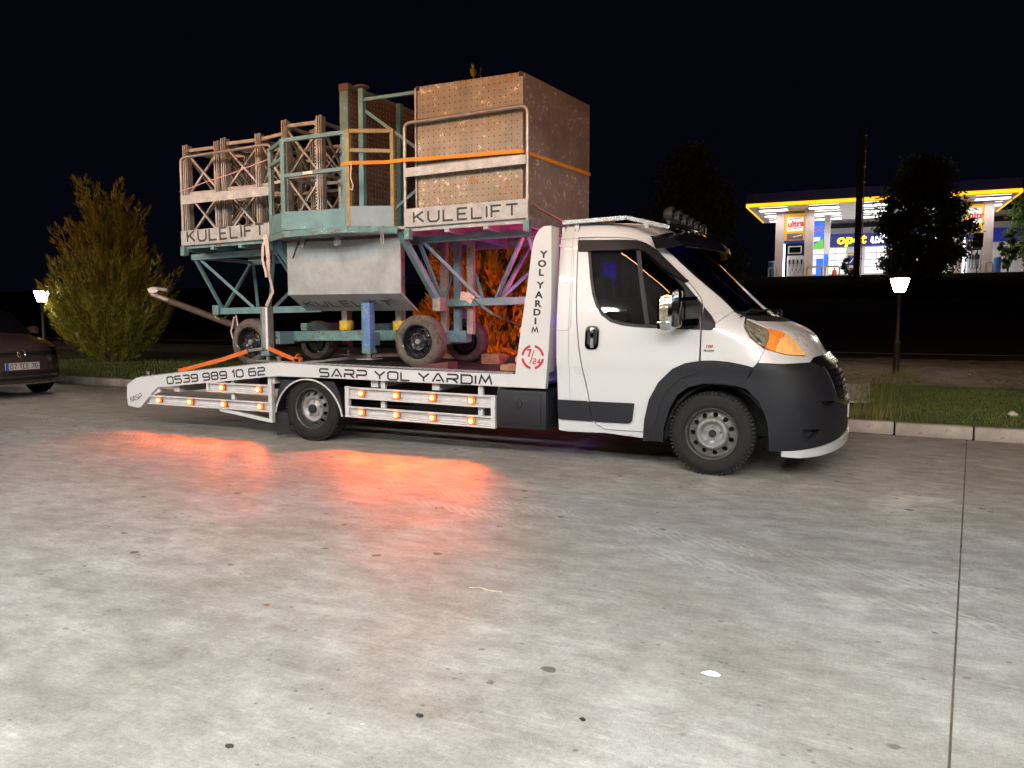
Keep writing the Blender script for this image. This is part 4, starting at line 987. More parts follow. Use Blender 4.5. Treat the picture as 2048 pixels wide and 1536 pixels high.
# grille
gp = [(1.05, .625), (1.05, .875), (1.3, .885), (math.pi / 2, .888)]
gpb = [(math.pi / 2, .585), (1.3, .59)]
gr_poly = gp + mir(gp)[1:] + [(math.pi - 1.3, .59)] + gpb
grille = build('grille', shell(wrap_s, gr_poly, res=.05, off=-.02, thick=.02), BLACK, truck, True)
gf_o = [(1.0, .60), (.965, .865), (.80, .916), (.95, .950), (1.25, .962), (math.pi / 2, .966)]; gfo = gf_o + mir(gf_o)[1:] + [(math.pi - 1.25, .562), (math.pi / 2, .556), (1.25, .562)]
build('grille_frame', shell(wrap_s, gfo, [inset(gr_poly, .004)], res=.04, off=.024, thick=.04), STEEL, grille, True)
for i in range(6):
    z = .63 + i * .043
    build('grille_bar', shell(wrap_s, [(1.06, z), (math.pi - 1.06, z), (math.pi - 1.06, z + .014), (1.06, z + .014)], res=.06, off=.008, thick=.02), STEEL, grille, True)
build('number_plate', box((.975, .74, .45), (.985, 1.26, .56)), WHITE_ROUGH, bumper)
# inner structure, wheel wells and cabin
build('dashboard', prism([(-.28, 1.16), (.10, 1.24), (.16, 1.0), (-.05, .75), (-.2, .75)], .16, 1.84), BLACK, truck)
for y in (.45, 1.1):
    s = build('seat', box((-1.0, y, .62), (-.5, y + .5, .80), .05), BLACK, truck, True)
    build('backrest', prism([(-1.05, .75), (-.88, .75), (-1.05, 1.45), (-1.20, 1.45)], y, y + .5), RED_LETTER if y < 1 else BLACK, s); build('headrest', box((-1.22, y + .12, 1.47), (-1.10, y + .38, 1.66), .03), BLACK, s, True)
sw = build('steering_wheel', tube([Vector((-.36, 1.45, 1.2)) + Vector((.6 * math.sin(t) * .19 * .6, math.cos(t) * .19, math.sin(t) * .19 * .8)) for t in [i * .3927 for i in range(16)]], .014, 6, True), BLACK, truck, True)
build('blue_rear_pane', box((-1.335, 1.25, 1.60), (-1.325, 1.62, 1.83)), glow('rear_pane_glow', (.08, .03, 1.0), 2.5), truck)  # glowing pane stands in for blue light through the rear window
for y0, y1 in ((.10, .32), (1.68, 1.90)):
    pts = [(-.45 + .0, .25)] + [(.02 + .42 * math.cos(t), .33 + .42 * math.sin(t)) for t in [math.pi * (1 - i / 14) for i in range(15)]] + [(.44, .25)]
    inn = [(x * .97, z - .02) for x, z in pts]
    build('wheel_well', prism(pts + inn[::-1], y0, y1), UNDER, truck)
build('engine_bay', box((.46, .3, .35), (.62, 1.7, 1.0)), UNDER, truck)
build('well_wall', box((-.45, .34, .3), (.5, .36, 1.1)), UNDER, truck); build('well_wall', box((-.45, 1.64, .3), (.5, 1.66, 1.1)), UNDER, truck)
# visor over the windscreen
secs = []
for i in range(25):
    y = .12 + 1.76 * i / 24; q_ = abs(y - 1) / .88; k = 1 - q_ ** 2.2
    A_ = [(-.56, 1.945), (-.46, 1.953), (-.36, 1.925), (-.29, 1.885), (-.28, 1.865)]; B_ = [(-.52, 2.05), (-.33, 2.033), (-.17, 1.975), (-.09, 1.912), (-.079, 1.862)]
    secs.append([(a[0] + (b_[0] - a[0]) * k, y, a[1] + (b_[1] - a[1]) * k) for a, b_ in zip(A_, B_)])
vs = [p for s in secs for p in s]; n5 = 5
fs = [(i * n5 + j, i * n5 + j + 1, (i + 1) * n5 + j + 1, (i + 1) * n5 + j) for i in range(24) for j in range(4)]
off_ = len(vs); vs += [(x - .006, y, z - .010) for x, y, z in vs]; fs += [tuple(reversed([k + off_ for k in f])) for f in fs[:96]]
fs += [(i * n5 + 4, off_ + i * n5 + 4, off_ + (i + 1) * n5 + 4, (i + 1) * n5 + 4) for i in range(24)]
visor = build('sun_visor', (vs, fs), BLACK_GLOSS, truck, True)
both('visor_end', prism(rounded([(-.562, 1.944), (-.523, 1.851), (-.384, 1.855), (-.28, 1.874), (-.30, 1.888), (-.385, 1.932), (-.497, 1.955)], .012), .105, .119), BLACK_GLOSS, visor)
# roof rack, tube and spot lamps
for y in (.17, 1.83):
    rk = build('roof_bar', join(bar((-1.375, y, 2.112), (-.79, y, 2.126), .03, .034), bar((-.793, y, 2.1255), (-.43, y, 2.030), .03, .032)), STEEL, truck)
    for x in (-1.24, -.62): build('bar_foot', box((x - .02, y - .012, 2.03), (x + .02, y + .02, 2.085)), STEEL, rk)
ft = build('lamp_tube', tube([(-.45, .2, 2.04), (-.40, .3, 2.055), (-.38, 1.0, 2.075), (-.40, 1.7, 2.055), (-.45, 1.8, 2.04)], .02, 8), BLACK_GLOSS, truck, True)
for i in range(6):
    y = .30 + .28 * i; x = -.455; z = 2.148
    sl = build('spot_lamp', lathe([(.0, -.055), (.032, -.05), (.058, -.02), (.066, .0), (.069, .03), (.063, .034)], 20, 'x', (x, y, z)), BLACK, truck, True)
    build('lamp_glass', lathe([(.062, .030), (.035, .038), (.0, .04)], 16, 'x', (x, y, z)), BLACK_GLOSS, sl, True)
    for k in range(3): build('stone_guard', tube([(x + .042, y - .06, z - .04 + .04 * k), (x + .046, y + .06, z - .04 + .04 * k)], .004, 5), PLASTIC, sl)
    build('bracket', box((x - .01, y - .012, 2.05), (x + .015, y + .012, 2.09)), BLACK, sl); build('bolt', lathe([(.0, -.016), (.017, -.014), (.017, .0)], 10, 'y', (x + .0, y - .014, 2.082)), CHROME, sl, True)
# door mirrors
for far in (False, True):
    fl = (lambda g: flip_y(g, CAB_C)) if far else (lambda g: g)
    mr = build('door_mirror', fl(box((-.400, -.30, 1.165), (-.275, -.085, 1.475), .055)), CHROME, truck, True)
    build('mirror_back', fl(box((-.30, -.27, 1.20), (-.235, -.06, 1.50), .03)), BLACK_GLOSS, mr, True)
    build('mirror_glass', fl(box((-.405, -.27, 1.19), (-.401, -.11, 1.45))), GLASS_SCREEN, mr)
    build('mirror_lamp', fl(box((-.385, -.312, 1.262), (-.315, -.298, 1.378), .006)), LENS_CLEAR, mr, True)
    build('mirror_rib', fl(box((-.405, -.307, 1.235), (-.30, -.25, 1.252), .006)), CHROME, mr, True)
    build('mirror_arm', fl(bar((-.29, -.17, 1.425), (-.165, -.005, 1.435), .05, .030)), CHROME, mr)
    build('mirror_arm', fl(bar((-.29, -.17, 1.235), (-.155, -.005, 1.250), .06, .055)), CHROME, mr)
# ---------------------------------------------------------------- wheels
def disc_with_holes(prof, r0, r1, nh, rh, rc, yc, res=.03):
    """pressed steel disc: prof(r) -> offset, nh round holes at radius rc"""
    ring = [(r1 * math.cos(t), r1 * math.sin(t)) for t in [i * 2 * math.pi / 40 for i in range(40)]]
    holes = [[(rc * math.cos(a) + rh * math.cos(t), rc * math.sin(a) + rh * math.sin(t)) for t in [i * 2 * math.pi / 10 for i in range(10)]] for a in [(k + .5) * 2 * math.pi / nh for k in range(nh)]]
    return shell(lambda u, v: (u, prof(math.hypot(u, v)), v), ring, holes, res=res, thick=.012)
def tyre_geo(r, w, rim, lugs=64):
    prof = [(rim, .012), (rim + .012, .0), (rim + .04, -.008), (r - .055, -.010), (r - .022, .002), (r - .006, .022), (r, .045), (r, w - .045), (r - .006, w - .022), (r - .03, w), (rim, w - .01)]
    g = lathe(prof, 56, 'y', cap=False); parts = [g]
    for k in range(lugs):
        a = 2 * math.pi * k / lugs; M = Matrix.Rotation(-a, 4, 'Y')
        parts.append(xf(box((r - .022, .000, -.010), (r + .003, .034, .009)), M)); parts.append(xf(box((r - .004, .05, -.010), (r + .003, w - .05, .007)), M))
    return join(*parts)
RIM_MID = plain('rim_ring', (.135, .13, .125), .5, .45, 0, .25, 22.0)
def wheel(parent, x, y, r, w, rim, side, tyre_m, rim_m, nh, prof, name='wheel', nuts=5, hubr=.030, rh=.021, rcf=.765, lugs=64):
    """side = -1: outer face towards -y"""
    def put(g): return [Vector((v[0], v[1] if side < 0 else -v[1], v[2])) + Vector((x, y, r - .004)) for v in g[0]], (g[1] if side < 0 else [tuple(reversed(f)) for f in g[1]])
    t = build(name, put(tyre_geo(r, w, rim, lugs)), tyre_m, parent, True)
    build('rim', put(lathe([(rim + .012, .004), (rim + .004, -.008), (rim - .006, .0), (rim - .012, .05), (rim - .03, .08), (rim - .03, w - .03)], 48, 'y', cap=False)), RIM_DARK if rim_m is RIM else rim_m, t, True)
    rs = rim * .62; ring = lambda r_: [(r_ * math.cos(i * math.pi / 24), r_ * math.sin(i * math.pi / 24)) for i in range(48)]
    holes = [[(rim * rcf * math.cos(a) + rh * math.cos(i_ * .6283), rim * rcf * math.sin(a) + rh * math.sin(i_ * .6283)) for i_ in range(10)] for a in [(k + .5) * 2 * math.pi / nh for k in range(nh)]]
    sf = lambda u, v: (u, prof(math.hypot(u, v)), v)
    build('disc', put(shell(sf, ring(rs), (), .013, 0, .012)), rim_m, t, True)
    build('vented_ring', put(shell(sf, ring(rim - .010), [ring(rs)] + holes, .016, 0, .012)), RIM_MID if rim_m is RIM else rim_m, t, True)
    build('brake_drum', put(lathe([(.0, .10), (rim - .04, .10), (rim - .04, w - .02), (.0, w - .02)], 24, 'y')), UNDER, t, True)
    hy = prof(0.0)
    build('hub_cap', put(lathe([(hubr, hy + .002), (hubr, hy - .018), (hubr * .8, hy - .026), (.0, hy - .028)], 18, 'y')), PLASTIC if rim_m is RIM else RIM, t, True)
    for k in range(nuts):
        a = 2 * math.pi * (k + .25) / nuts; rr = hubr + .032
        build('wheel_nut', put(moved(lathe([(.013, .004), (.013, -.014), (.008, -.018), (.0, -.018)], 6, 'y'), (rr * math.cos(a), prof(rr), rr * math.sin(a)))), rim_m, t)
    return t
prof_f = lambda r: lerp_tab([(0, .050), (.076, .052), (.088, .036), (.102, .012), (.114, .010), (.126, .024), (.138, .040), (.165, .050), (.2, .054)], r)
wheel(truck, -.02, .03, .341, .22, .205, -1, TYRE, RIM, 11, prof_f); wheel(truck, -.02, 1.97, .341, .22, .205, 1, TYRE, RIM, 11, prof_f)
prof_r = lambda r: lerp_tab([(0, .020), (.05, .02), (.07, .035), (.09, .045), (.11, .018), (.14, .014), (.155, .03), (.19, .062)], r)
wheel(truck, -4.08, .03, .341, .22, .205, -1, TYRE, RIM, 11, prof_r, hubr=.045); wheel(truck, -4.08, 1.97, .341, .22, .205, 1, TYRE, RIM, 11, prof_r, hubr=.045)
# ---------------------------------------------------------------- bed
Y0, Y1 = -.04, .02
rail = [(-6.72, .489), (-6.559, .577), (-5.525, .697), (-4.463, .808), (-3.659, .792), (-2.67, .777), (-1.74, .773), (-1.68, 1.199), (-1.626, 1.529), (-1.583, 1.843), (-1.568, 1.93), (-1.545, 1.99), (-1.51, 2.04), (-1.466, 2.066), (-1.398, 2.067), (-1.398, 1.378), (-1.42, 1.0), (-1.45, .657), (-2.501, .663), (-3.662, .668), (-4.405, .668), (-4.594, .657), (-5.289, .576), (-6.223, .481), (-6.33, .40), (-6.44, .30), (-6.50, .243), (-6.562, .228), (-6.716, .248), (-6.729, .351)]
bed_side = build('side_rail', prism(rail, Y0, Y1), WHITE, truck); build('side_rail', flip_y(prism(rail, Y0, Y1), CAB_C), WHITE, truck)
build('deck', join(prism([(-4.46, .715), (-1.50, .70), (-1.50, .762), (-4.46, .775)], .022, 1.978), prism([(-6.58, .50), (-4.462, .715), (-4.462, .775), (-6.60, .555)], .022, 1.978)), DECK, truck)
build('edge_strip', join(bar((-6.5, -.012, .5915), (-4.47, -.012, .8155), .055, .012), bar((-4.465, -.012, .8155), (-1.76, -.012, .784), .055, .014)), CHECKER, truck)
build('edge_strip', join(bar((-6.5, 2.012, .5915), (-4.47, 2.012, .8155), .055, .012), bar((-4.465, 2.012, .8155), (-1.76, 2.012, .784), .055, .014)), CHECKER, truck)
# teeth of the checker plate along the visible edge
tp = []
for i in range(60):
    x = -1.80 - i * .075
    if x > -4.46: zc = .784 + (-(x + 1.76)) * .01165; tp.append(bar((x - .018, -.0405, zc - .005), (x + .018, -.0405, zc + .006), .004, .004))
build('edge_pattern', join(*tp), STEEL, bed_side)
for x, z in ((-6.40, .605), (-4.47, .822)):
    build('lashing_peg', lathe([(.022, 0), (.022, .03), (.034, .035), (.034, .048), (.0, .05)], 14, 'z', (x, .0, z)), STEEL, truck, True)
for x in (-1.9, -2.6, -3.3, -4.6, -5.3, -6.0):
    zz = .64 if x > -4.5 else .64 + (x + 4.5) * .105
    build('cross_member', box((x - .04, .03, zz - .05), (x + .04, 1.97, zz + .03)), WHITE_ROUGH, truck)
for y in (.55, 1.38):
    build('chassis_rail', box((-5.9, y, .46), (-1.3, y + .07, .60)), UNDER, truck)
build('rear_axle', tube([(-4.08, .25, .32), (-4.08, 1.75, .32)], .05, 10), UNDER, truck, True)
build('fuel_tank', box((-3.3, .7, .25), (-2.2, 1.35, .47), .05), UNDER, truck, True)
build('exhaust', tube([(-1.6, .75, .32), (-3.5, .72, .3), (-4.5, .5, .34)], .035, 8), UNDER, truck, True)
post_in = [(-1.735, .80), (-1.68, 1.199), (-1.626, 1.529), (-1.583, 1.843), (-1.568, 1.93), (-1.545, 1.99), (-1.51, 2.04), (-1.466, 2.065), (-1.400, 2.066), (-1.400, 1.378), (-1.422, 1.0), (-1.44, .80)]
both('headboard_post', prism(post_in, .0205, .15), WHITE, truck, False)
# headboard cross frame with running lamps
for z in (.86, 1.40, 1.94): build('headboard_beam', box((-1.50 if z < 1.5 else -1.53, .022, z), (-1.44, 1.978, z + .06)), WHITE_ROUGH, truck)
build('light_stop_plate', box((-1.503, .155, .705), (-1.497, 1.845, 1.12)), WHITE_ROUGH, truck)  # plate added to stop the pink light leaking down to the ground
for y in (.5, 1.0, 1.5): build('headboard_bar', box((-1.49, y - .02, .80), (-1.45, y + .02, 1.93)), WHITE_ROUGH, truck)
for y in (.07, 1.93):
    for x, z in ((-1.615, 1.72), (-1.665, 1.43), (-1.715, 1.16), (-1.755, .90)):
        build('red_lamp', lathe([(.036, .0), (.034, -.016), (.02, -.026), (.0, -.028)], 14, 'x', (x + .004, y, z)), LED_RED, truck, True)
bled = build('blue_light_bar', box((-1.435, .7, .66), (-1.42, 1.3, .68)), LED_BLUE, truck)
bled2 = build('blue_light_bar', box((-1.438, .10, 1.38), (-1.428, .5, 1.40)), LED_BLUE, truck)
# under-bed marker frames
def channel(p, q, h, y=-.03, rev=False):
    (x0, z0), (x1, z1) = p, q; d = .012
    return join(bar((x0, y + .030, z0), (x1, y + .030, z1), .012, h * .96), bar((x0, y + .008, z0 + h / 2 - .008), (x1, y + .008, z1 + h / 2 - .008), .034, .015), bar((x0, y + .008, z0 - h / 2 + .008), (x1, y + .008, z1 - h / 2 + .008), .034, .015), bar((x0, y + .020, z0 + h * .16), (x1, y + .020, z1 + h * .16), .009, .006), bar((x0, y + .020, z0 - h * .16), (x1, y + .020, z1 - h * .16), .009, .006))
MARKERS = []
def marker(x, z, far=False):
    y = -.024 if not far else 2.024; s = -1 if not far else 1
    fl = (lambda g: g) if not far else (lambda g: flip_y(g, CAB_C))
    b0 = build('marker_lamp', fl(lathe([(.043, .0), (.044, -.010), (.041, -.012)], 18, 'y', (x, -.024, z))), BLACK, truck, True)
    build('lens', fl(lathe([(.041, -.012), (.036, -.022), (.022, -.0275)], 18, 'y', (x, -.024, z), cap=False)), MARK_RIM, b0, True)
    build('bulb', fl(lathe([(.022, -.0275), (.011, -.030), (.0, -.0305)], 14, 'y', (x, -.024, z))), MARK_CORE, b0, True)
    MARKERS.append((x, y + s * .035, z, s, b0))
for far in (False, True):
    fl = (lambda g: g) if not far else (lambda g: flip_y(g, CAB_C))
    build('light_rail', fl(channel((-3.61, .532), (-1.945, .515), .115)), WHITE_ROUGH, truck)
    build('light_rail', fl(channel((-3.61, .342), (-1.945, .326), .11)), WHITE_ROUGH, truck)
    for x, a, b_ in ((-3.59, .285, .592), (-1.965, .270, .572)): build('rail_end', fl(box((x - .022, -.0335, a), (x + .022, .012, b_), .003)), WHITE_ROUGH, truck)
    for x in (-3.19, -2.115): build('rail_post', fl(box((x - .024, .012, .285), (x + .024, .05, .70), .003)), WHITE_ROUGH, truck)
    build('light_rail', fl(channel((-5.475, .516), (-4.56, .516), .105)), WHITE_ROUGH, truck)
    build('light_rail', fl(channel((-6.40, .334), (-4.56, .334), .105)), WHITE_ROUGH, truck)
    for x, a, b_ in ((-4.575, .17, .575), (-5.468, .462, .57)): build('rail_end', fl(box((x - (.022 if x > -5 else .012), -.0335, a), (x + (.022 if x > -5 else .012), .012, b_), .003)), WHITE_ROUGH, truck)
    for x in (-5.14, -4.62): build('rail_post', fl(box((x - .024, .012, .25), (x + .024, .05, .68 if x > -5 else .62), .003)), WHITE_ROUGH, truck)
    build('rail_brace', fl(bar((-5.31, .0, .272), (-4.60, .0, .185), .035, .035)), WHITE_ROUGH, truck)
    build('rail_brace', fl(bar((-6.40, .0, .39), (-6.22, .0, .45), .03, .05)), WHITE_ROUGH, truck)
    for x, z in [(-3.411, .532), (-3.004, .528), (-2.6, .524), (-2.187, .517), (-3.413, .342), (-3.006, .340), (-2.602, .336), (-2.188, .329), (-5.244, .516), (-4.728, .516), (-6.212, .334), (-5.723, .334), (-5.229, .334), (-4.711, .334)]: marker(x, z, far)
    # rear mudguard
    cx, cz = -4.09, .20; arcp = [(cx + .455 * math.cos(t) * (.96), cz + .445 * math.sin(t)) for t in [math.pi * (.06 + .88 * i / 20) for i in range(21)]]
    outer = [(-3.64, .25), (-3.68, .48), (-3.76, .632), (-4.43, .632), (-4.49, .50), (-4.53, .26)]
    plate = [(x, z) for x, z in arcp] + outer[::-1]
    build('mudguard', fl(prism(plate, -.012, .004)), PLASTIC, truck)
    build('mudguard', fl(prism([(x, z) for x, z in arcp] + [(cx + (x - cx) * 1.02, cz + (z - cz) * 1.02) for x, z in arcp[::-1]], .005, .30)), PLASTIC, truck)
    build('mudguard_trim', fl(tube([(x, -.018, z) for x, z in arcp], .009, 6)), WHITE_ROUGH, truck, True)
    build('mudflap', fl(prism([(-4.545, .275), (-4.40, .283), (-4.36, .07), (-4.545, .03)], .02, .034)), UNDER, truck)
    # tool box
    tb = build('tool_box', fl(box((-1.935, .0, .275), (-1.44, .42, .638), .03)), PLASTIC, truck, True)
    build('lid', fl(box((-1.93, -.028, .285), (-1.445, -.002, .63), .022)), PLASTIC, tb, True)
    build('lid_panel', fl(box((-1.88, -.036, .325), (-1.495, -.029, .60), .008)), PLASTIC, tb, True)
    lk = build('latch', fl(lathe([(.046, .0), (.046, -.010), (.036, -.012)], 20, 'y', (-1.72, -.036, .51))), BLACK, tb, True); build('latch_key', fl(box((-1.735, -.056, .48), (-1.705, -.047, .535), .004)), PLASTIC, lk, True)
for k, (x, y, z, s, b0) in enumerate(MARKERS):
    l = bpy.data.lights.new('marker_light', 'SPOT'); l.energy = 30.0 if s < 0 else 44.0; l.color = (1.0, .115, .004); l.spot_size = R(100); l.spot_blend = .35; l.shadow_soft_size = .05
    lo_ = bpy.data.objects.new('marker_light', l); lo_.location = (x, y, z); lo_.rotation_euler = Vector((0, s, -.30 if s < 0 else .35)).to_track_quat('-Z', 'Y').to_euler()
    COL.objects.link(lo_); lo_.parent = b0
for loc, e, c in (((-1.70, .45, 1.62), 24.0, (1, .03, .18)), ((-1.70, 1.5, 1.62), 24.0, (1, .03, .18)), ((-1.66, 1.0, 1.45), 5.0, (.35, .05, 1)), ((-1.40, .6, .60), .3, (.12, .04, 1)), ((-1.405, .35, 1.25), 2.5, (.15, .06, 1))):
    l = bpy.data.lights.new('running_light', 'POINT'); l.energy = e; l.color = c; l.shadow_soft_size = .03
    lo_ = bpy.data.objects.new('running_light', l); lo_.location = loc; link(lo_, truck)
# ---------------------------------------------------------------- lettering on the truck
yl = Y0 - .0005
a_ = math.atan2(.679 - .524, 1.453)
tag(build('phone_lettering', on_side(letters('0539 989 10 62', .075, 1.05, .23, .36, .55, fit=1.44), -6.06, .526, yl, a_), LETTER, bed_side), kind='stuff')
tag(build('name_lettering', on_side(letters('SARP YOL YARDIM', .076, 1.25, .235, .40, .55, fit=1.94), -3.912, .684, yl, math.atan2(.674 - .685, 1.95)), LETTER, bed_side), kind='stuff')
build('scrawl_lettering', on_side(letters('NASiP', .055, .55, .14, .25, .4, .12, fit=.19), -6.665, .290, yl, .30), LETTER, bed_side)
for ch, (x, z) in zip('YOLYARDIM', [(-1.469, 1.825), (-1.484, 1.747), (-1.493, 1.671), (-1.500, 1.561), (-1.513, 1.479), (-1.523, 1.401), (-1.531, 1.327), (-1.545, 1.250), (-1.550, 1.170)]):
    g = moved(letters('M', .047, .9, .25, 0, fit=.058), (-.029, .0045, 0)) if ch == 'M' else font_text(ch, .080, .0008, 1.22, .0032, 'CENTER'); build('letter', on_side(g, x, z - .028, yl, -.03), LETTER, bed_side)
cx, cz = -1.570, .932
def ring_seg(a0, a1, r0, r1):
    n = 12; p = [(cx + r1 * math.cos(R(a0 + (a1 - a0) * i / n)), cz + r1 * math.sin(R(a0 + (a1 - a0) * i / n))) for i in range(n + 1)] + [(cx + r0 * math.cos(R(a1 - (a1 - a0) * i / n)), cz + r0 * math.sin(R(a1 - (a1 - a0) * i / n))) for i in range(n + 1)]
    return prism(p, yl, yl - .0015)
for a0, a1 in ((8, 78), (102, 172), (188, 258), (282, 352)): build('emblem_ring', ring_seg(a0, a1, .088, .109), RED_LETTER, bed_side)
build('emblem_lettering', on_side(letters('7', .062, .6, .24, 0), cx - .055, cz + .002, yl), RED_LETTER, bed_side)
build('emblem_lettering', on_side(letters('/', .105, .55, .085, 0), cx - .028, cz - .052, yl), RED_LETTER, bed_side)
build('emblem_lettering', on_side(letters('24', .042, .62, .23, .35), cx + .006, cz - .058, yl), RED_LETTER, bed_side)
# ================================================================== LIFTING PLATFORM ON ITS TRAILER
lift = thing('lifting_platform', (-4.0, .9, .76), 'teal mast climbing work platform on a small four wheeled trailer, riding on the tow truck', 'work platform')
DZ = .765
# --- trailer wheels
prof_t = lambda r: lerp_tab([(0, .035), (.06, .035), (.075, .02), (.09, .02), (.105, .045), (.13, .06), (.17, .07)], r)
def twheel(x, y, side, r, zoff):
    def geoshift(o):
        for ob in [o] + list(o.children): ob.location.z += zoff
    n0 = set(lift.children)
    t = wheel(lift, x, y, r, .17, .165, side, TYRE_DUSTY, RIM_BLACK, 8, prof_t, nuts=5, hubr=.03, rh=.014, rcf=.72, lugs=0)
    t.location.z += zoff
    return t
twheel(-3.01, .36, -1, .272, DZ); twheel(-5.22, .36, -1, .268, DZ - .035); twheel(-3.06, 1.62, 1, .25, DZ); twheel(-5.18, 1.62, 1, .25, DZ - .03)
# --- chassis
for y in (.62, 1.36):
    build('chassis_beam', bar((-5.05, y, 1.062), (-3.40, y, 1.088), .09, .105), TEAL_RUST, lift)
build('axle_beam', bar((-3.02, .60, 1.06), (-3.02, 1.42, 1.06), .16, .13), TEAL, lift); build('axle_beam', bar((-5.18, .55, 1.04), (-5.18, 1.42, 1.04), .12, .12), TEAL, lift)
build('axle_tube', tube([(-3.03, .5, 1.03), (-3.05, 1.6, 1.015)], .04, 10), TEAL, lift, True); build('axle_tube', tube([(-5.2, .5, 1.0), (-5.18, 1.6, .99)], .04, 10), TEAL, lift, True)
build('tie_beam', bar((-3.40, .98, 1.07), (-2.75, .98, 1.075), .11, .12), TEAL, lift)
for x in (-4.62, -3.72): build('cross_beam', bar((x, .58, 1.17), (x, 1.42, 1.17), .08, .08), TEAL_RUST, lift)
for x, y in ((-4.14, .72), (-3.44, .72)):
    build('yellow_collar', lathe([(.072, 1.135), (.078, 1.15), (.078, 1.23), (.072, 1.24)], 18, 'z', (x, y, 0)), YELLOW, lift, True)
    build('mast_post', bar((x, y, 1.12), (x, y, 1.45), .06), GALV_TUBE, lift)
for x, y in ((-3.98, .9), (-3.55, .9)): build('mast_post', bar((x, y, 1.10), (x, y, 2.12), .08), MAST, lift)
# --- screw legs
def leg(x, y, z0, z1, mat, plate=None):
    l = build('support_leg', box((x - .045, y - .045, z0 + .09), (x + .045, y + .045, z1), .006), mat, lift)
    build('leg_edge', box((x - .053, y - .05, z0 + .06), (x - .042, y + .05, z1 + .002)), TEAL_RUST, l)
    build('screw', lathe([(.03, 0), (.03, .10)], 12, 'z', (x, y, z0)), STEEL, l, True)
    build('collar', box((x - .055, y - .055, z0 + .055), (x + .055, y + .055, z0 + .10), .006), TEAL_RUST, l)
    build('foot_plate', box((x - .10, y - .09, z0 - .005), (x + .10, y + .09, z0 + .006)), GALV, l)
    build('top_bolt', lathe([(.012, z1), (.012, z1 + .03), (.0, z1 + .032)], 10, 'z', (x, y, 0)), PIPE_RUST, l)
    return l
leg(-4.885, .30, .80, 1.392, GALV); build('leg_sticker', box((-4.872, .2525, .93), (-4.845, .2545, 1.385)), plain('white_sticker', (.7, .7, .74), .5, 0, 0, .1, 20.0), lift)
leg(-3.545, .30, .852, 1.425, BLUE_LEG); leg(-3.25, 1.75, .80, 1.36, BLUE_LEG); leg(-4.9, 1.75, .80, 1.36, GALV)
for x in (-4.82, -3.60):
    br = build('leg_bracket', box((x if x < -4 else x - .06, .345, .98), (x + .06 if x < -4 else x, .58, 1.12), .004), TEAL, lift)
    for i in range(3): build('bolt', lathe([(.012, -.008), (.012, .0)], 8, 'y', (x + (.03 if x < -4 else -.03), .344, 1.005 + .045 * i)), STEEL, br)
# --- drawbar
build('drawbar', tube([(-5.35, .95, .98), (-5.854, .9, 1.146), (-7.042, .9, 1.48), (-7.02, .9, 1.475)][:3], .042, 10), PIPE_RUST, lift, True)
build('drawbar_end', tube([(-7.03, .9, 1.478), (-7.36, .9, 1.575)], .032, 10), GALV_TUBE, lift, True)
build('coupling', tube([(-7.34, .9, 1.60), (-7.25, .9, 1.64), (-7.08, .9, 1.62)], .022, 8), GALV, lift, True)
# --- trusses (triangular: two top chords, one bottom chord)
def truss(x0, x1, zt, zb, xb0, xb1, diag_n, diag_f, name_mat=TEAL):
    z0t, z1t = zt; z0b, z1b = zb
    build('top_chord', bar((x0, .45, z0t), (x1, .45, z1t), .06, .065), name_mat, lift); build('top_chord', bar((x0, 1.35, z0t - .005), (x1, 1.35, z1t - .005), .06, .065), name_mat, lift)
    build('bottom_chord', bar((xb0, .85, z0b), (xb1, .85, z1b), .07, .075), name_mat, lift)
    tz = lambda x: z0t + (z1t - z0t) * (x - x0) / (x1 - x0) - .03; bz = lambda x: z0b + (z1b - z0b) * (x - xb0) / (xb1 - xb0) + .035
    for xt, xb in diag_n: build('diagonal', bar((xt, .45, tz(xt)), (xb, .84, bz(xb)), .032), name_mat, lift)
    for xt, xb in diag_f: build('diagonal', bar((xt, 1.35, tz(xt)), (xb, .86, bz(xb)), .032), name_mat, lift)
    for x in (x0 + .05, (x0 + x1) / 2, x1 - .05): build('cross_tie', bar((x, .48, tz(x) + .03), (x, 1.32, tz(x) + .025), .04), name_mat, lift)
truss(-3.13, -1.79, (2.052, 2.07), (1.426, 1.453), -3.10, -1.70, [(-3.02, -2.99), (-2.97, -2.54), (-1.88, -2.35), (-1.82, -1.78)], [(-3.07, -2.97), (-2.95, -2.52), (-1.85, -2.30), (-2.2, -2.3)])
truss(-6.12, -4.82, (1.974, 2.002), (1.348, 1.374), -6.14, -4.55, [(-6.08, -6.09), (-6.01, -5.59), (-4.90, -5.34), (-4.85, -4.72)], [(-6.10, -6.06), (-6.05, -5.54), (-4.95, -5.28), (-4.88, -4.75)])
build('hinge_block', box((-6.20, .78, 1.30), (-6.10, .92, 1.42), .01), TEAL_RUST, lift)
# --- platform floors
def floor_(x0, x1, z0, z1, name):
    f = build('platform_floor', prism([(x0, z0), (x1, z1), (x1, z1 + .03), (x0, z0 + .03)], .135, 1.50), GALV, lift)
    for i in range(4):
        x = x0 + .03 + (x1 - x0 - .06) * i / 3; z = z0 + (z1 - z0) * i / 3; build('floor_rib', bar((x, .14, z - .03), (x, 1.49, z - .03), .05, .06), GALV if name == 'r' else TEAL, f)
    for y in (.16, .8, 1.46): build('floor_beam', bar((x0, y, z0 - .016), (x1, y, z1 - .016), .035, .03), GALV if name == 'r' else TEAL_RUST, f)
    for x, z in ((x0 + .02, z0), (x1 - .02, z1)): build('corner_lug', box((x - .03, .10, z - .11), (x + .03, .17, z - .005), .006), TEAL_RUST, f)
    return f
floor_(-2.97, -1.68, 2.135, 2.155, 'r'); floor_(-5.93, -4.66, 2.075, 2.095, 'l')
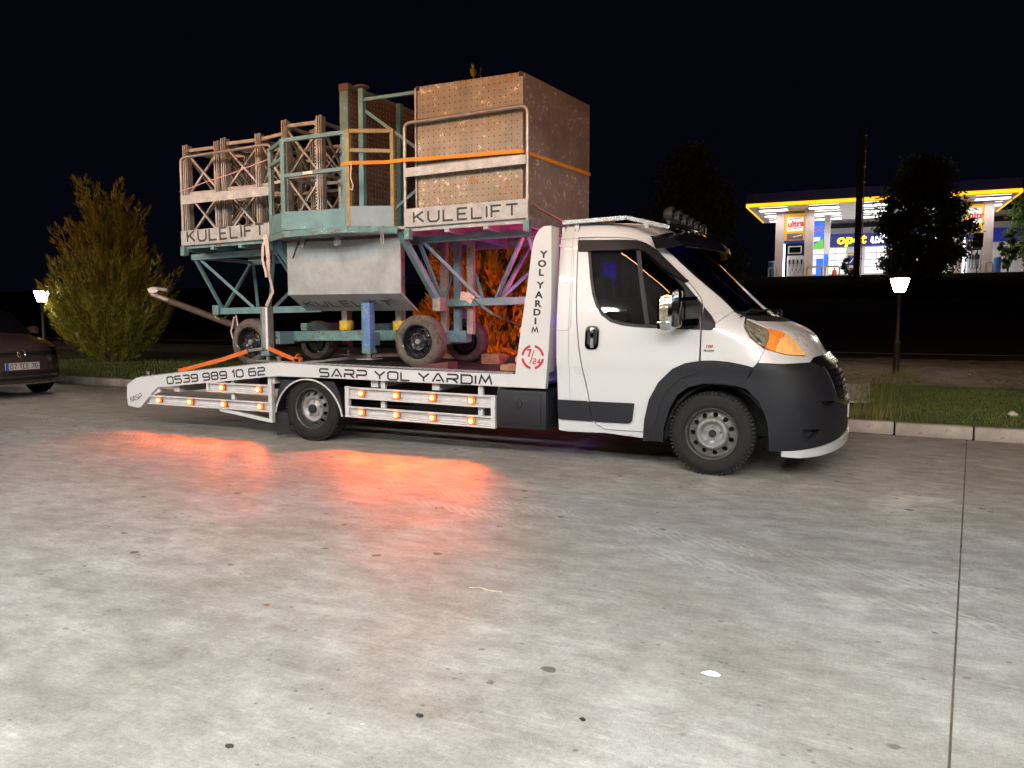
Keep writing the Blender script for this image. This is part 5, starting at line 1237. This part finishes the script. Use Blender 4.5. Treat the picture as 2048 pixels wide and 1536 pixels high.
fc = build('platform_floor', prism([(-4.655, 2.095), (-2.975, 2.13), (-2.975, 2.16), (-4.655, 2.125)], .135, 1.50), GALV, lift)
# --- end guard rails with name boards
def end_rail(board, mid, top, text, tx, tz, tw, th, ang):
    (x0, zt0), (x1, zt1), (_, zb1), (_, zb0) = board
    bd = build('toe_board', prism([(x0, zb0), (x1, zb1), (x1, zt1), (x0, zt0)], .112, .122), GALV, lift)
    build('name_lettering', on_side(letters(text, th, .95, .19, .38, fit=tw), tx, tz, .1115, ang), LETTER, bd)
    (a0, b0), (a1, b1), (_, b2), (_, b3) = mid
    build('mid_rail', prism([(a0, b3), (a1, b2), (a1, b1), (a0, b0)], .114, .122), GALV, lift)
    (p0, q0), (p1, q1), (p2, q2), (p3, q3) = top
    n = 5; path = [(p0, .135, zb0 - .02), (p0, .135, q0)]
    for k in range(1, n): t = k / n; path.append((p0 + (p1 - p0) * (1 - math.cos(t * 1.571)), .135, q0 + (q1 - q0) * math.sin(t * 1.571)))
    path.append((p1, .135, q1)); path.append((p2, .135, q2))
    for k in range(1, n): t = k / n; path.append((p2 + (p3 - p2) * math.sin(t * 1.571), .135, q3 + (q2 - q3) * math.cos(t * 1.571)))
    path += [(p3, .135, q3), (p3, .135, zb1 - .02)]
    build('hand_rail', tube(path, .0175, 10), GALV_TUBE, lift, True)
end_rail([(-2.976, 2.314), (-1.685, 2.335), (-1.682, 2.166), (-2.971, 2.142)], [(-2.976, 2.698), (-1.707, 2.719), (-1.706, 2.641), (-2.977, 2.614)], [(-2.98, 3.075), (-2.905, 3.123), (-1.765, 3.148), (-1.698, 3.09)], 'KULELIFT', -2.872, 2.180, 1.09, .10, .012)
end_rail([(-5.931, 2.238), (-4.653, 2.273), (-4.657, 2.101), (-5.930, 2.076)], [(-5.92, 2.629), (-4.64, 2.647), (-4.642, 2.554), (-5.915, 2.531)], [(-5.915, 3.0), (-5.83, 3.047), (-4.69, 3.078), (-4.615, 3.02)], 'KULELIFT', -5.832, 2.114, 1.11, .118, .028)
# --- operator's bay (three sided cage)
BA, BB, BC, BC2, BD = (-4.62, .12), (-4.235, -.12), (-3.487, -.12), (-3.449, -.12), (-3.108, .12)
def cage(p, q, zb0, zb1, zt0, zt1, mids, kick, name, frame_m, kick_m, label=None):
    """framed panel between plan points p and q; heights at both ends"""
    def at(t, z0, z1): return (p[0] + (q[0] - p[0]) * t, p[1] + (q[1] - p[1]) * t, z0 + (z1 - z0) * t)
    r = build('cage_panel', join(bar(at(0, zb0, zb1), at(0, zt0, zt1), .038), bar(at(1, zb0, zb1), at(1, zt0, zt1), .038), bar(at(.0, zt0 - .018, zt1 - .018), at(1, zt0 - .018, zt1 - .018), .036)), frame_m, lift)
    for m0, m1 in mids: build('cage_rail', bar(at(.02, m0, m1), at(.98, m0, m1), .034), frame_m, r)
    n = Vector((q[1] - p[1], -(q[0] - p[0]), 0)).normalized() * .022
    A, B_, C_, D_ = (Vector(at(.0, zb0 - .0, zb1)) + n, Vector(at(1, zb0, zb1)) + n, Vector(at(1, kick[0], kick[1])) + n, Vector(at(0, kick[0], kick[1])) + n)
    A, D_ = Vector(at(0, zb0, zb1)) + n, Vector(at(0, kick[0], kick[0])) + n; B_ = Vector(at(1, zb1, zb1)) + n; C_ = Vector(at(1, kick[1], kick[1])) + n
    back = [v - n * .25 for v in (A, B_, C_, D_)]
    build('kick_plate', ([A, B_, C_, D_] + back, [(0, 1, 2, 3), (7, 6, 5, 4), (0, 4, 5, 1), (2, 6, 7, 3), (1, 5, 6, 2), (0, 3, 7, 4)]), kick_m, r)
    return r
cage(BA, (-4.262, -.103), 2.14, 2.145, 3.030, 3.044, [(2.845, 2.86)], (2.331, 2.326), 'l', TEAL_FRAME, TEAL)
cage(BB, BC, 2.145, 2.150, 3.044, 3.051, [(2.679, 2.697)], (2.326, 2.321), 'f', TEAL_FRAME, TEAL)
YFRAME = splashed('yellowed_frame', (.30, .20, .06), .6, .1, (.22, .24, .20), (.55, .5, .4), .55, .62, 9.0)
cage(BC2, BD, 2.151, 2.159, 3.059, 3.078, [(2.864, 2.870)], (2.337, 2.353), 'r', YFRAME, plain('grey_blue_plate', (.20, .27, .29), .5, .1, 0, .15, 6.0))
build('bay_floor', prism([(-4.66, .125), (-4.25, -.14), (-3.45, -.14), (-3.06, .125)], 2.085, 2.118, 'xy'), TEAL_RUST, lift)
build('bay_edge', join(bar((-4.64, .105, 2.10), (-4.24, -.145, 2.105), .02, .06), bar((-4.25, -.15, 2.105), (-3.45, -.15, 2.12), .02, .06), bar((-3.46, -.145, 2.12), (-3.06, .11, 2.125), .02, .06)), TEAL_RUST, lift)
build('rail_sticker', box((-3.98, -.146, 2.672), (-3.86, -.1395, 2.70)), plain('cream_label', (.7, .65, .5), .6, 0, 0, .2, 30.0), lift)
for x, z in ((-4.16, 2.05), (-3.735, 2.055), (-3.70, 2.055), (-3.185, 2.04)):
    build('hook', tube([(x, .02, 2.085), (x, .02, z - .055), (x + .012, .02, z - .065), (x + .024, .02, z - .055), (x + .024, .02, 2.085)], .006, 6), GALV, lift)
build('brace', bar((-3.06, .16, 2.10), (-2.90, .62, 1.42), .07, .05), TEAL, lift); build('brace', bar((-4.66, .18, 2.08), (-4.45, .60, 1.42), .05, .04), TEAL, lift); build('brace', bar((-4.62, .2, 2.08), (-4.36, .72, 1.5), .04, .04), TEAL, lift)
for x, mt in ((-3.02, MAST), (-2.86, TEAL), (-2.70, MAST)): build('mast_post', bar((x, .95, 1.10), (x, .95, 2.10), .07, .06), mt, lift)
build('foot_block', box((-2.94, .55, 1.34), (-2.85, .70, 1.48), .01), MAST, lift)
# --- white motor housing
W = [(.20, 2.06), (.20, 1.515), (.50, 1.347), (.52, 1.357), (.218, 1.527), (.218, 2.06)]
hs_ = build('motor_housing', prism(W, -4.50, -3.088, 'yz'), BOXWHITE, lift)
sl_ = math.atan2(1.515 - 1.347, .30); Lm = Matrix.Translation((-4.41, .405, 1.3945)) @ Matrix(((1, 0, 0, 0), (0, -math.cos(sl_), -math.sin(sl_), 0), (0, math.sin(sl_), -math.cos(sl_), 0), (0, 0, 0, 1)))
build('name_lettering', xf(letters('KULELIFT', .105, .95, .16, .34, fit=1.12), Lm), plain('grey_lettering', (.05, .06, .065), .5, 0, 0, .2, 30.0), hs_)
build('cable', tube([(-4.30, .16, 2.06), (-4.34, .15, 1.98), (-4.38, .17, 1.93), (-4.42, .19, 1.90)], .008, 6), BLACK, lift, True)
build('cable', tube([(-4.30, .14, 2.06), (-4.27, .15, 2.02), (-4.22, .15, 2.03), (-4.19, .14, 2.07)], .008, 6), BLACK, lift, True)
# ------------------------------------------------------------------ mast sections standing on the platform
def mast_section(x0, x1, y0, y1, z0, h, label, rack, bridge=None):
    t = thing('mast_section', ((x0 + x1) / 2, (y0 + y1) / 2, z0), label, 'mast section', 'lattice mast sections on the left platform')
    pw = .07
    for x in (x0, x1):
        for y in (y0, y1):
            p = build('corner_post', join(bar((x, y, z0), (x, y, z0 + h), pw), bar((x - .012, y - pw * .62, z0), (x - .012, y - pw * .62, z0 + h), .014, .014), bar((x + .016, y - pw * .62, z0), (x + .016, y - pw * .62, z0 + h), .012, .014)), MAST, t)
            build('spigot', lathe([(.018, h), (.018, h + .012), (.010, h + .018)], 10, 'z', (x, y, z0)), MAST, p)
    for z in (h - .055, h * .52, .10):
        for y in (y0, y1): build('tie', bar((x0, y, z0 + z), (x1, y, z0 + z), .034), MAST, t)
        for x in (x0, x1): build('tie', bar((x, y0, z0 + z), (x, y1, z0 + z), .034), MAST, t)
    za, zb, zc = h - .075, h * .52, .10
    for y in (y0, y1):
        for lo_z, hi_z in ((zb, za), (zc, zb)):
            build('brace', bar((x0, y, z0 + hi_z), (x1, y, z0 + lo_z), .022), MAST, t); build('brace', bar((x0, y + .02, z0 + lo_z), (x1, y + .02, z0 + hi_z), .020), MAST, t)
    for x in (x0, x1): build('brace', bar((x, y0, z0 + za), (x, y1, z0 + zb), .022), MAST, t); build('brace', bar((x, y1, z0 + zb), (x, y0, z0 + zc), .022), MAST, t)
    if bridge:
        for z in (h - .055, h * .52): build('tie', bar((x1, y0, z0 + z), (bridge, y0, z0 + z + .03), .034), MAST, t)
        build('brace', bar((x1, y0 + .01, z0 + za), (bridge, y0 + .01, z0 + zb), .022), MAST, t); build('brace', bar((x1, y0 + .03, z0 + zb), (bridge, y0 + .03, z0 + za), .022), MAST, t)
    if rack:
        parts = [box((x1 - .055, y0 - .02, z0 + .02), (x1 - .030, y0 + .02, z0 + h - .02))]
        n = int((h - .1) / .033)
        for i in range(n): z = z0 + .05 + i * .033; parts.append(prism([(x1 - .055, z), (x1 - .055, z + .020), (x1 - .074, z + .013), (x1 - .074, z + .007)], y0 - .018, y0 + .018))
        build('gear_rack', join(*parts), GALV_TUBE, t)
    return t
mast_section(-6.06, -5.58, .36, .82, 2.11, 1.12, 'lattice mast section at the rear end of the platform, near row', False)
mast_section(-5.48, -4.98, .36, .82, 2.115, 1.14, 'lattice mast section in the middle of the near row', False, -4.65)
mast_section(-4.61, -4.15, .36, .82, 2.13, 1.23, 'lattice mast section with a toothed rack beside the teal cage', True)
mast_section(-5.98, -5.52, .96, 1.42, 2.11, 1.10, 'lattice mast section at the rear end of the back row', False)
mast_section(-5.42, -4.92, .96, 1.42, 2.115, 1.12, 'lattice mast section in the middle of the back row', False, -4.70)
mast_section(-4.66, -4.20, .96, 1.42, 2.13, 1.12, 'lattice mast section of the back row beside the rusty standing panel', True)
cb = thing('control_box', (-4.0, .7, 2.13), 'small grey control box hanging inside the teal cage', 'control box')
build('case', box((-3.99, .42, 2.30), (-3.84, .55, 2.72), .008), GALV, cb); build('stripe', box((-3.985, .412, 2.64), (-3.845, .419, 2.69)), RUST_PLATE, cb); build('knob', lathe([(.015, 0), (.012, -.02), (0, -.022)], 10, 'y', (-3.92, .419, 2.53)), BLACK, cb)
# ------------------------------------------------------------------ platform module standing on end
m, nt, b = new_mat('perforated_rust'); PERF_RUST = m
def perforated(nt, b, base, axes, pitch, rad, hole_col):
    tc = node(nt, 'ShaderNodeTexCoord'); sp = node(nt, 'ShaderNodeSeparateXYZ'); nt.links.new(tc.outputs['Object'], sp.inputs[0]); ds = []
    for ax in axes:
        d_ = node(nt, 'ShaderNodeMath', operation='DIVIDE'); nt.links.new(sp.outputs[ax], d_.inputs[0]); d_.inputs[1].default_value = pitch
        f_ = node(nt, 'ShaderNodeMath', operation='FRACT'); nt.links.new(d_.outputs[0], f_.inputs[0])
        s_ = node(nt, 'ShaderNodeMath', operation='SUBTRACT'); nt.links.new(f_.outputs[0], s_.inputs[0]); s_.inputs[1].default_value = .5
        p_ = node(nt, 'ShaderNodeMath', operation='POWER'); nt.links.new(s_.outputs[0], p_.inputs[0]); p_.inputs[1].default_value = 2; ds.append(p_)
    a_ = node(nt, 'ShaderNodeMath', operation='ADD'); nt.links.new(ds[0].outputs[0], a_.inputs[0]); nt.links.new(ds[1].outputs[0], a_.inputs[1])
    q_ = node(nt, 'ShaderNodeMath', operation='SQRT'); nt.links.new(a_.outputs[0], q_.inputs[0])
    h = ramp(nt, q_.outputs[0], [(rad / pitch * .85, 1.0), (rad / pitch * 1.1, 0.0)])
    return mix(nt, h.outputs[0], base, hole_col), h
def perf_mat(name, col, stain, splash, axes, pitch, rad, hole, rust_amt, splash_amt, metal, sc=6.0):
    m = splashed(name, col, .55, metal, stain, splash, rust_amt, splash_amt, sc); nt = m.node_tree; b = nt.nodes['Principled BSDF']
    src = b.inputs['Base Color'].links[0].from_socket; out, _ = perforated(nt, b, src, axes, pitch, rad, hole); nt.links.new(out, b.inputs['Base Color']); return m
PERF_RUST = perf_mat('perforated_brown', (.17, .095, .07), (.08, .05, .04), (.40, .30, .2), (1, 2), .052, .008, (.40, .30, .22), .56, .62, .15)
PERF_ZINC = perf_mat('perforated_zinc', (.265, .21, .15), (.25, .14, .06), (.60, .47, .31), (0, 2), .058, .0058, (.02, .014, .012), .54, .475, .35, 3.6)
SIDE_PLATE = splashed('plate_side', (.27, .205, .185), .5, .25, (.34, .235, .18), (.62, .48, .36), .57, .45, 3.2)
sm = thing('standing_platform_module', (-3.6, .85, 2.13), 'rusty perforated platform module standing on end between the cage and the clad box', 'platform module')
build('floor_plate', prism([(-3.79, .25), (-3.70, .25), (-3.63, 1.5), (-3.72, 1.5)], 2.15, 3.575, 'xy'), PERF_RUST, sm)
build('edge_frame', join(bar((-3.755, .235, 2.14), (-3.745, .235, 3.595), .10, .03, (0, 1, 0)), bar((-3.745, .235, 3.59), (-3.675, 1.5, 3.585), .10, .03)), TEAL_FRAME, sm)
build('end_cap', box((-3.80, .21, 3.535), (-3.68, .27, 3.605), .006), RUST_PLATE, sm)
for y in (.25, .88, 1.45): build('truss_post', bar((-3.555 + (y - .25) * .05, y, 2.14), (-3.545 + (y - .25) * .05, y, 3.54), .055), TEAL, sm)
build('post_cap', lathe([(.04, 3.54), (.075, 3.548), (.078, 3.56), (.05, 3.572)], 14, 'z', (-3.545, .25, 0)), RUST_PLATE, sm, True)
build('truss_bar', bar((-3.54, .25, 3.43), (-2.90, .25, 3.43), .03), TEAL, sm)
build('truss_bar', bar((-3.53, .28, 3.33), (-2.93, .55, 2.86), .03), TEAL, sm); build('truss_bar', bar((-3.36, .45, 2.34), (-2.90, .55, 2.70), .03), TEAL, sm)
build('truss_chord', bar((-2.955, .55, 2.15), (-2.955, .55, 3.38), .05), TEAL, sm)
build('truss_bar', bar((-3.52, 1.42, 3.48), (-2.95, .60, 3.2), .03), TEAL, sm); build('truss_bar', bar((-3.50, 1.42, 2.8), (-2.95, .60, 2.3), .03), TEAL, sm)
# ------------------------------------------------------------------ clad box
bx = thing('clad_box', (-2.25, .85, 2.16), 'tall box clad in speckled perforated metal sheets above the truck cab', 'box')
P4 = [(-2.885, .20), (-1.775, .20), (-1.592, 1.50), (-2.70, 1.50)]
def quadwall(p, q, z0, z1, t):
    d = Vector((q[0] - p[0], q[1] - p[1], 0)); n = Vector((d.y, -d.x, 0)).normalized() * t
    v = [(p[0], p[1]), (q[0], q[1]), (q[0] - n.x, q[1] - n.y), (p[0] - n.x, p[1] - n.y)]
    return prism(v, z0, z1, 'xy')
build('front_sheet', quadwall(P4[0], (-1.787, .20), 2.175, 3.462, .012), PERF_ZINC, bx)
build('side_sheet', quadwall(P4[1], P4[2], 2.185, 3.464, .012), SIDE_PLATE, bx); build('back_sheet', quadwall(P4[2], P4[3], 2.18, 3.46, .012), SIDE_PLATE, bx); build('side_sheet', quadwall(P4[3], P4[0], 2.18, 3.46, .012), RUST_PLATE, bx)
build('top_sheet', prism([(-2.87, .215), (-1.79, .215), (-1.61, 1.485), (-2.69, 1.485)], 3.44, 3.452, 'xy'), SIDE_PLATE, bx)
for (x, y) in ((-2.868, .212), (-1.795, .212)): build('corner_plug', box((x - .018, y - .02, 3.425), (x + .018, y + .01, 3.472), .004), BLACK, bx)
build('sheet_edge', bar((-2.892, .196, 2.18), (-2.892, .196, 3.45), .014, .012), GALV, bx)
build('sheet_gap', box((-1.7865, .205, 2.18), (-1.7765, .215, 3.46)), BLACK, bx)
for i in range(7): t = (i + .5) / 7; build('rivet', lathe([(.009, 0), (.006, .006), (0, .007)], 8, 'x', (-1.775 + .183 * t + .001, .2 + 1.3 * t, 3.44)), GALV, bx)
build('handle', bar((-1.755, .42, 2.235), (-1.735, .56, 2.235), .02, .03), GALV, bx)
# ------------------------------------------------------------------ straps, ropes and chocks
def item(name, geo, mat, label, cat, smooth=False): return tag(build(name, geo, mat, None, smooth), label, cat)
item('lashing_strap', ribbon([(-3.52, -.145, 2.735), (-3.46, -.150, 2.735), (-3.40, -.148, 2.737), (-3.15, .08, 2.765), (-2.98, .105, 2.775), (-2.50, .150, 2.772), (-1.80, .178, 2.768), (-1.765, .19, 2.768), (-1.70, .70, 2.766), (-1.58, 1.51, 2.764)], .035, .003, (0, 0, 1)), AMBER_STRAP, 'amber strap drawn round the clad box and tied to the teal cage', 'strap')
item('strap_tail', ribbon([(-3.395, -.155, 2.75), (-3.39, -.16, 2.70), (-3.40, -.16, 2.60), (-3.37, -.16, 2.52), (-3.385, -.16, 2.48), (-3.41, -.16, 2.50)], .010, .003, (1, 0, 0)), PALE_STRAP, 'thin pale strap tail hanging from the knot on the cage', 'strap')
st = item('lashing_strap', ribbon([(-5.93, .0, .672), (-5.45, .16, .80), (-5.17, .28, .90)], .045, .003, (0, 0, 1)), ORANGE_STRAP, 'orange strap from the ramp rail up to the rear trailer wheel', 'strap')
item('strap_hook', bar((-5.17, .30, .905), (-4.90, .23, .935), .012, .03), GALV, 'grey hook end joining the orange strap to the rear support leg', 'strap hook')
item('lashing_strap', ribbon([(-4.83, .24, .94), (-4.60, .20, .88), (-4.42, .18, .83)], .045, .003, (0, 0, 1)), ORANGE_STRAP, 'orange strap from the support leg down to a ratchet on the deck', 'strap')
item('ratchet', join(box((-4.43, .15, .79), (-4.33, .21, .85), .01), bar((-4.42, .18, .84), (-4.36, .18, .89), .04, .012), lathe([(.03, -.03), (.03, .03)], 14, 'y', (-4.37, .18, .83))), ORANGE_STRAP, 'orange strap ratchet lying on the deck edge', 'ratchet')
item('loose_strap', ribbon([(-4.45, .12, .785), (-4.58, .10, .79), (-4.40, .12, .787), (-4.30, .14, .80), (-4.15, .2, .778)], .03, .004, (0, 1, 0)), ORANGE_STRAP, 'loose coil of orange strap beside the ratchet', 'strap')
item('webbing_sling', join(ribbon([(-4.68, .08, 2.10), (-4.71, .07, 2.02), (-4.72, .07, 1.88), (-4.69, .08, 1.76), (-4.685, .085, 1.70)], .03, .004, (1, 0, 0)), ribbon([(-4.69, .06, 2.12), (-4.66, .06, 2.08), (-4.65, .07, 1.93), (-4.675, .10, 1.78), (-4.69, .18, 1.55), (-4.86, .26, 1.40)], .032, .004, (1, 0, 0)), ribbon([(-4.655, .055, 2.14), (-4.63, .055, 2.06), (-4.64, .08, 1.90), (-4.67, .11, 1.75)], .026, .004, (1, 0, 0))), PALE_STRAP, 'pale pink webbing sling hanging below the left name board', 'sling')
item('twine', tube([(-5.92, .11, 2.67), (-5.55, .14, 2.76), (-5.20, .15, 2.82), (-4.62, .11, 2.925)], .006, 6), ROPE_PINK, 'pink twine stretched across the left guard rail', 'twine')
item('rope', tube([(-1.69, .13, 2.345), (-1.72, .45, 2.29), (-1.66, .95, 2.225)], .006, 6), ROPE_PINK, 'pink rope across the foot of the clad box', 'rope')
item('yellow_tie', tube([(-6.10, .84, 1.40), (-6.17, .82, 1.34), (-6.20, .83, 1.27), (-6.16, .90, 1.24), (-6.10, .94, 1.30), (-6.10, .88, 1.40)], .012, 6), plain('yellow_rope', (.45, .33, .12), .8, 0, 0, .2, 30.0), 'yellow rope tying the drawbar to the teal truss', 'rope', True)
item('hanging_rope', join(tube([(-5.90, .84, 1.28), (-5.95, .83, 1.10), (-5.90, .83, .95), (-5.87, .83, .93)], .009, 6), tube([(-5.86, .83, 1.30), (-5.82, .83, 1.05), (-5.83, .83, .93)], .009, 6)), PALE_STRAP, 'pale rope ends hanging under the drawbar', 'rope', True)
crumpled('rag', (-7.33, .9, 1.585), (.10, .05, .055), RAG, 'white rag knotted round the end of the drawbar', 'rag')
item('tie_cable', tube([(-2.62, .80, 1.47), (-2.30, .55, 1.34), (-1.70, .06, 1.18)], .006, 6), STEEL, 'steel cable from the teal truss down to the headboard', 'cable', True)
tb_ = item('turnbuckle', join(tube([(-2.42, .645, 1.39), (-2.22, .49, 1.312)], .014, 8), tube([(-2.24, .505, 1.32), (-2.06, .36, 1.272)], .010, 8)), GALV, 'turnbuckle in the steel cable before the headboard', 'turnbuckle', True)
item('grip_clamp', ribbon([(-2.75, .81, 1.50), (-2.66, .80, 1.49), (-2.60, .80, 1.45)], .09, .01, (0, 0, 1)), PALE_STRAP, 'pale band wrapped round the right truss chord', 'band')
wd = item('timber_chock', box((-2.74, 1.25, DZ - .001), (-2.52, 1.43, .875), .01), WOOD, 'timber chock before the far front trailer wheel', 'chock')
wd2 = item('timber_block', box((-2.10, .40, DZ - .001), (-1.88, .62, .825), .008), WOOD, 'timber block on the deck beside the headboard', 'block')
item('wheel_chock', prism([(-3.05, .768), (-2.62, .768), (-2.62, .84), (-2.66, .84), (-2.98, .80)], .30, .50), plain('dark_red_chock', (.10, .03, .03), .6, 0, 0, .25, 14.0), 'dark red wheel chock under the near front trailer wheel', 'chock')
item('tool_case', prism([(-2.45, .768), (-2.06, .768), (-2.10, .86), (-2.36, .87)], 1.20, 1.50), BLACK, 'black tool case on the deck behind the timber chock', 'case')
# ================================================================== PARKED CAR
CARP = plain('car_paint', (.10, .075, .066), .25, .45, .8, .08, 3.0)
def car():
    t = thing('parked_car', (0, 0, 0), 'dark hatchback parked at the left edge, nose towards the camera', 'car')
    def U(f, y): return (f, y)
    # local frame: +x forward, y across, z up; nose at x = 0
    prof = [(-4.2, .30), (-4.2, .62), (-4.12, .95), (-3.6, 1.42), (-1.95, 1.46), (-1.55, 1.38), (-.98, 1.00), (-.55, .95), (-.2, .86), (-.05, .74), (.0, .60), (.0, .34), (-.05, .22)]
    ny = 14; vs, fs = [], []
    for j in range(ny + 1):
        v = -1 + 2 * j / ny; av = abs(v)
        for x, z in prof:
            # plan rounding of the nose and tumblehome
            hw = .88 if z < .95 else .88 - (z - .95) * .42
            xx = x - (.42 * av ** 3.2) * max(0, 1 + x / 1.4) if x > -1.4 else x
            zz = z - (.05 * av ** 3 if z > .8 else 0)
            vs.append((xx, v * hw, zz))
    n = len(prof)
    for j in range(ny):
        for i in range(n - 1): fs.append((j * n + i, (j + 1) * n + i, (j + 1) * n + i + 1, j * n + i + 1))
    fs += [tuple(range(n)), tuple(ny * n + k for k in range(n - 1, -1, -1))]
    build('body', (vs, fs), CARP, t, True)
    def nose(v, z, off=.0): 
        x = lerp_tab([(.22, -.05), (.34, .0), (.60, .0), (.74, -.05), (.86, -.2), (.95, -.55)], z); av = abs(v)
        return (x - .42 * av ** 3.2 * (1 + x / 1.4) + off, v * .88, z)
    def patch(name, v0, v1, z0, z1, mat, off, par, nn=10):
        a, f_ = [], []
        for k in range(nn + 1):
            v = v0 + (v1 - v0) * k / nn
            for z, o in ((z0, off), (z1, off), (z1, off - .03), (z0, off - .03)): a.append(nose(v, z, o))
        for k in range(nn):
            for q in range(4): f_.append((k * 4 + q, (k + 1) * 4 + q, (k + 1) * 4 + (q + 1) % 4, k * 4 + (q + 1) % 4))
        f_ += [(0, 1, 2, 3), tuple(nn * 4 + q for q in (3, 2, 1, 0))]
        return build(name, (a, f_), mat, par)
    g = patch('grille', -.62, .62, .665, .735, BLACK, .012, t)
    patch('grille_bar', -.60, .60, .698, .704, CHROME, .018, g)
    em = build('emblem_ring', tube([Vector(nose(0, .70, .035)) + Vector((0, math.cos(a) * .062, math.sin(a) * .062)) for a in [k * .3927 for k in range(16)]], .007, 6, True), CHROME, t, True)
    build('emblem_bar', join(bar(Vector(nose(0, .75, .032)) + Vector((0, -.035, 0)), Vector(nose(0, .66, .032)) + Vector((0, -.012, 0)), .008, .010), bar(Vector(nose(0, .66, .032)) + Vector((0, -.012, 0)), Vector(nose(0, .715, .032)), .008, .010), bar(Vector(nose(0, .715, .032)), Vector(nose(0, .66, .032)) + Vector((0, .012, 0)), .008, .010), bar(Vector(nose(0, .66, .032)) + Vector((0, .012, 0)), Vector(nose(0, .75, .032)) + Vector((0, .035, 0)), .008, .010)), CHROME, em)
    for s in (-1, 1):
        h = patch('headlight', s * .66, s * .97, .655, .78, GLASS_SCREEN, .016, t); patch('reflector', s * .70, s * .93, .68, .755, CHROME, .004, h)
    patch('lower_grille', -.85, .85, .36, .43, BLACK, .012, t); patch('lower_grille', -.85, .85, .28, .335, BLACK, .012, t); patch('lower_lip', -.9, .9, .215, .235, STEEL, .014, t)
    pl = build('number_plate', box((.012, -.26, .455), (.022, .26, .565)), WHITE_ROUGH, t)
    build('plate_band', box((.0225, -.26, .455), (.0235, -.215, .565)), plain('plate_blue', (.02, .06, .45), .5, 0, 0, 0), pl)
    M = Matrix.Translation((.0225, -.19, .475)) @ Matrix(((0, 0, 1, 0), (1, 0, 0, 0), (0, 1, 0, 0), (0, 0, 0, 1)))
    build('plate_lettering', xf(letters('07 TCE 76', .07, .55, .15, .28, .75, fit=.42), M), LETTER, pl)
    ws = build('windscreen', ([(-1.53, -.66, 1.375), (-1.53, .66, 1.375), (-1.0, .76, 1.03), (-1.0, -.76, 1.03), (-1.55, -.66, 1.35), (-1.55, .66, 1.35), (-1.02, .76, 1.0), (-1.02, -.76, 1.0)], [(3, 2, 1, 0), (4, 5, 6, 7), (0, 1, 5, 4), (2, 3, 7, 6), (1, 2, 6, 5), (0, 4, 7, 3)]), BLACK_GLOSS, t)
    for ya, yb in ((-.845, -.70), (.70, .845)): build('side_window', prism([(-3.3, 1.05), (-1.15, 1.02), (-1.65, 1.36), (-3.2, 1.38)], ya, yb), BLACK_GLOSS, t)
    for s in (-1, 1):
        mr = build('door_mirror', box((-1.35, s * .92, .98), (-1.22, s * 1.08, 1.10), .03), CARP, t, True); build('mirror_arm', box((-1.32, s * .85, 1.0), (-1.26, s * .93, 1.03)), BLACK, mr)
        for x in (-.85, -3.4):
            w = build('wheel', lathe([(.2, -.1), (.29, -.1), (.31, -.07), (.31, .07), (.29, .1), (.2, .1)], 24, 'y', (x, s * .79, .31)), TYRE, t, True); build('rim', lathe([(0, s * .06), (.2, s * .09), (.205, s * .05)], 18, 'y', (x, s * .79, .31)), RIM, w, True)
    return t
ct = car()
ct.location = (-10.8, 1.35, 0); ct.rotation_euler = (0, 0, -.02)
# ================================================================== OWN FORECOURT CANOPY (overhead, behind the camera; its lamps light the yard)
CAN_LAMP = glow('forecourt_downlight', (.955, 1.0, 1.0), 212.0)
CAN_STRIP = glow('forecourt_edge_light', (1.0, .45, .16), 60.0)
own = thing('forecourt_canopy', (-4, -11, 0), 'white forecourt canopy overhead with downlights and an amber edge', 'canopy')
build('roof', box((-24, -22, 5.0), (15, -3.5, 5.6)), NAVY, own); build('soffit', box((-23.9, -21.9, 4.93), (14.9, -3.6, 4.997)), SOFFIT, own)
build('fascia', box((-24, -3.49, 3.95), (15, -3.40, 5.6)), NAVY, own); build('light_strip', box((-23.5, -3.397, 4.05), (14.5, -3.37, 4.15)), CAN_STRIP, own); build('light_cutoff_lip', box((-24, -3.398, 3.95), (15, -3.30, 4.0)), NAVY, own)  # lip under the strip added to keep its light off nearby ground
for y in (-7.3, -10.6):
    for x in (-19, -15, -11, -7.6, -4.5, -.3, 1.3, 2.9, 4.6, 7.0):
        build('downlight', box((x - .25, y - .25, 4.88), (x + .25, y + .25, 4.927)), CAN_LAMP, own)
for x in (-18.0, 11.0): build('column', box((x - .25, -12, 0), (x + .25, -11.5, 4.928), .03), SHOP_WHITE, own)
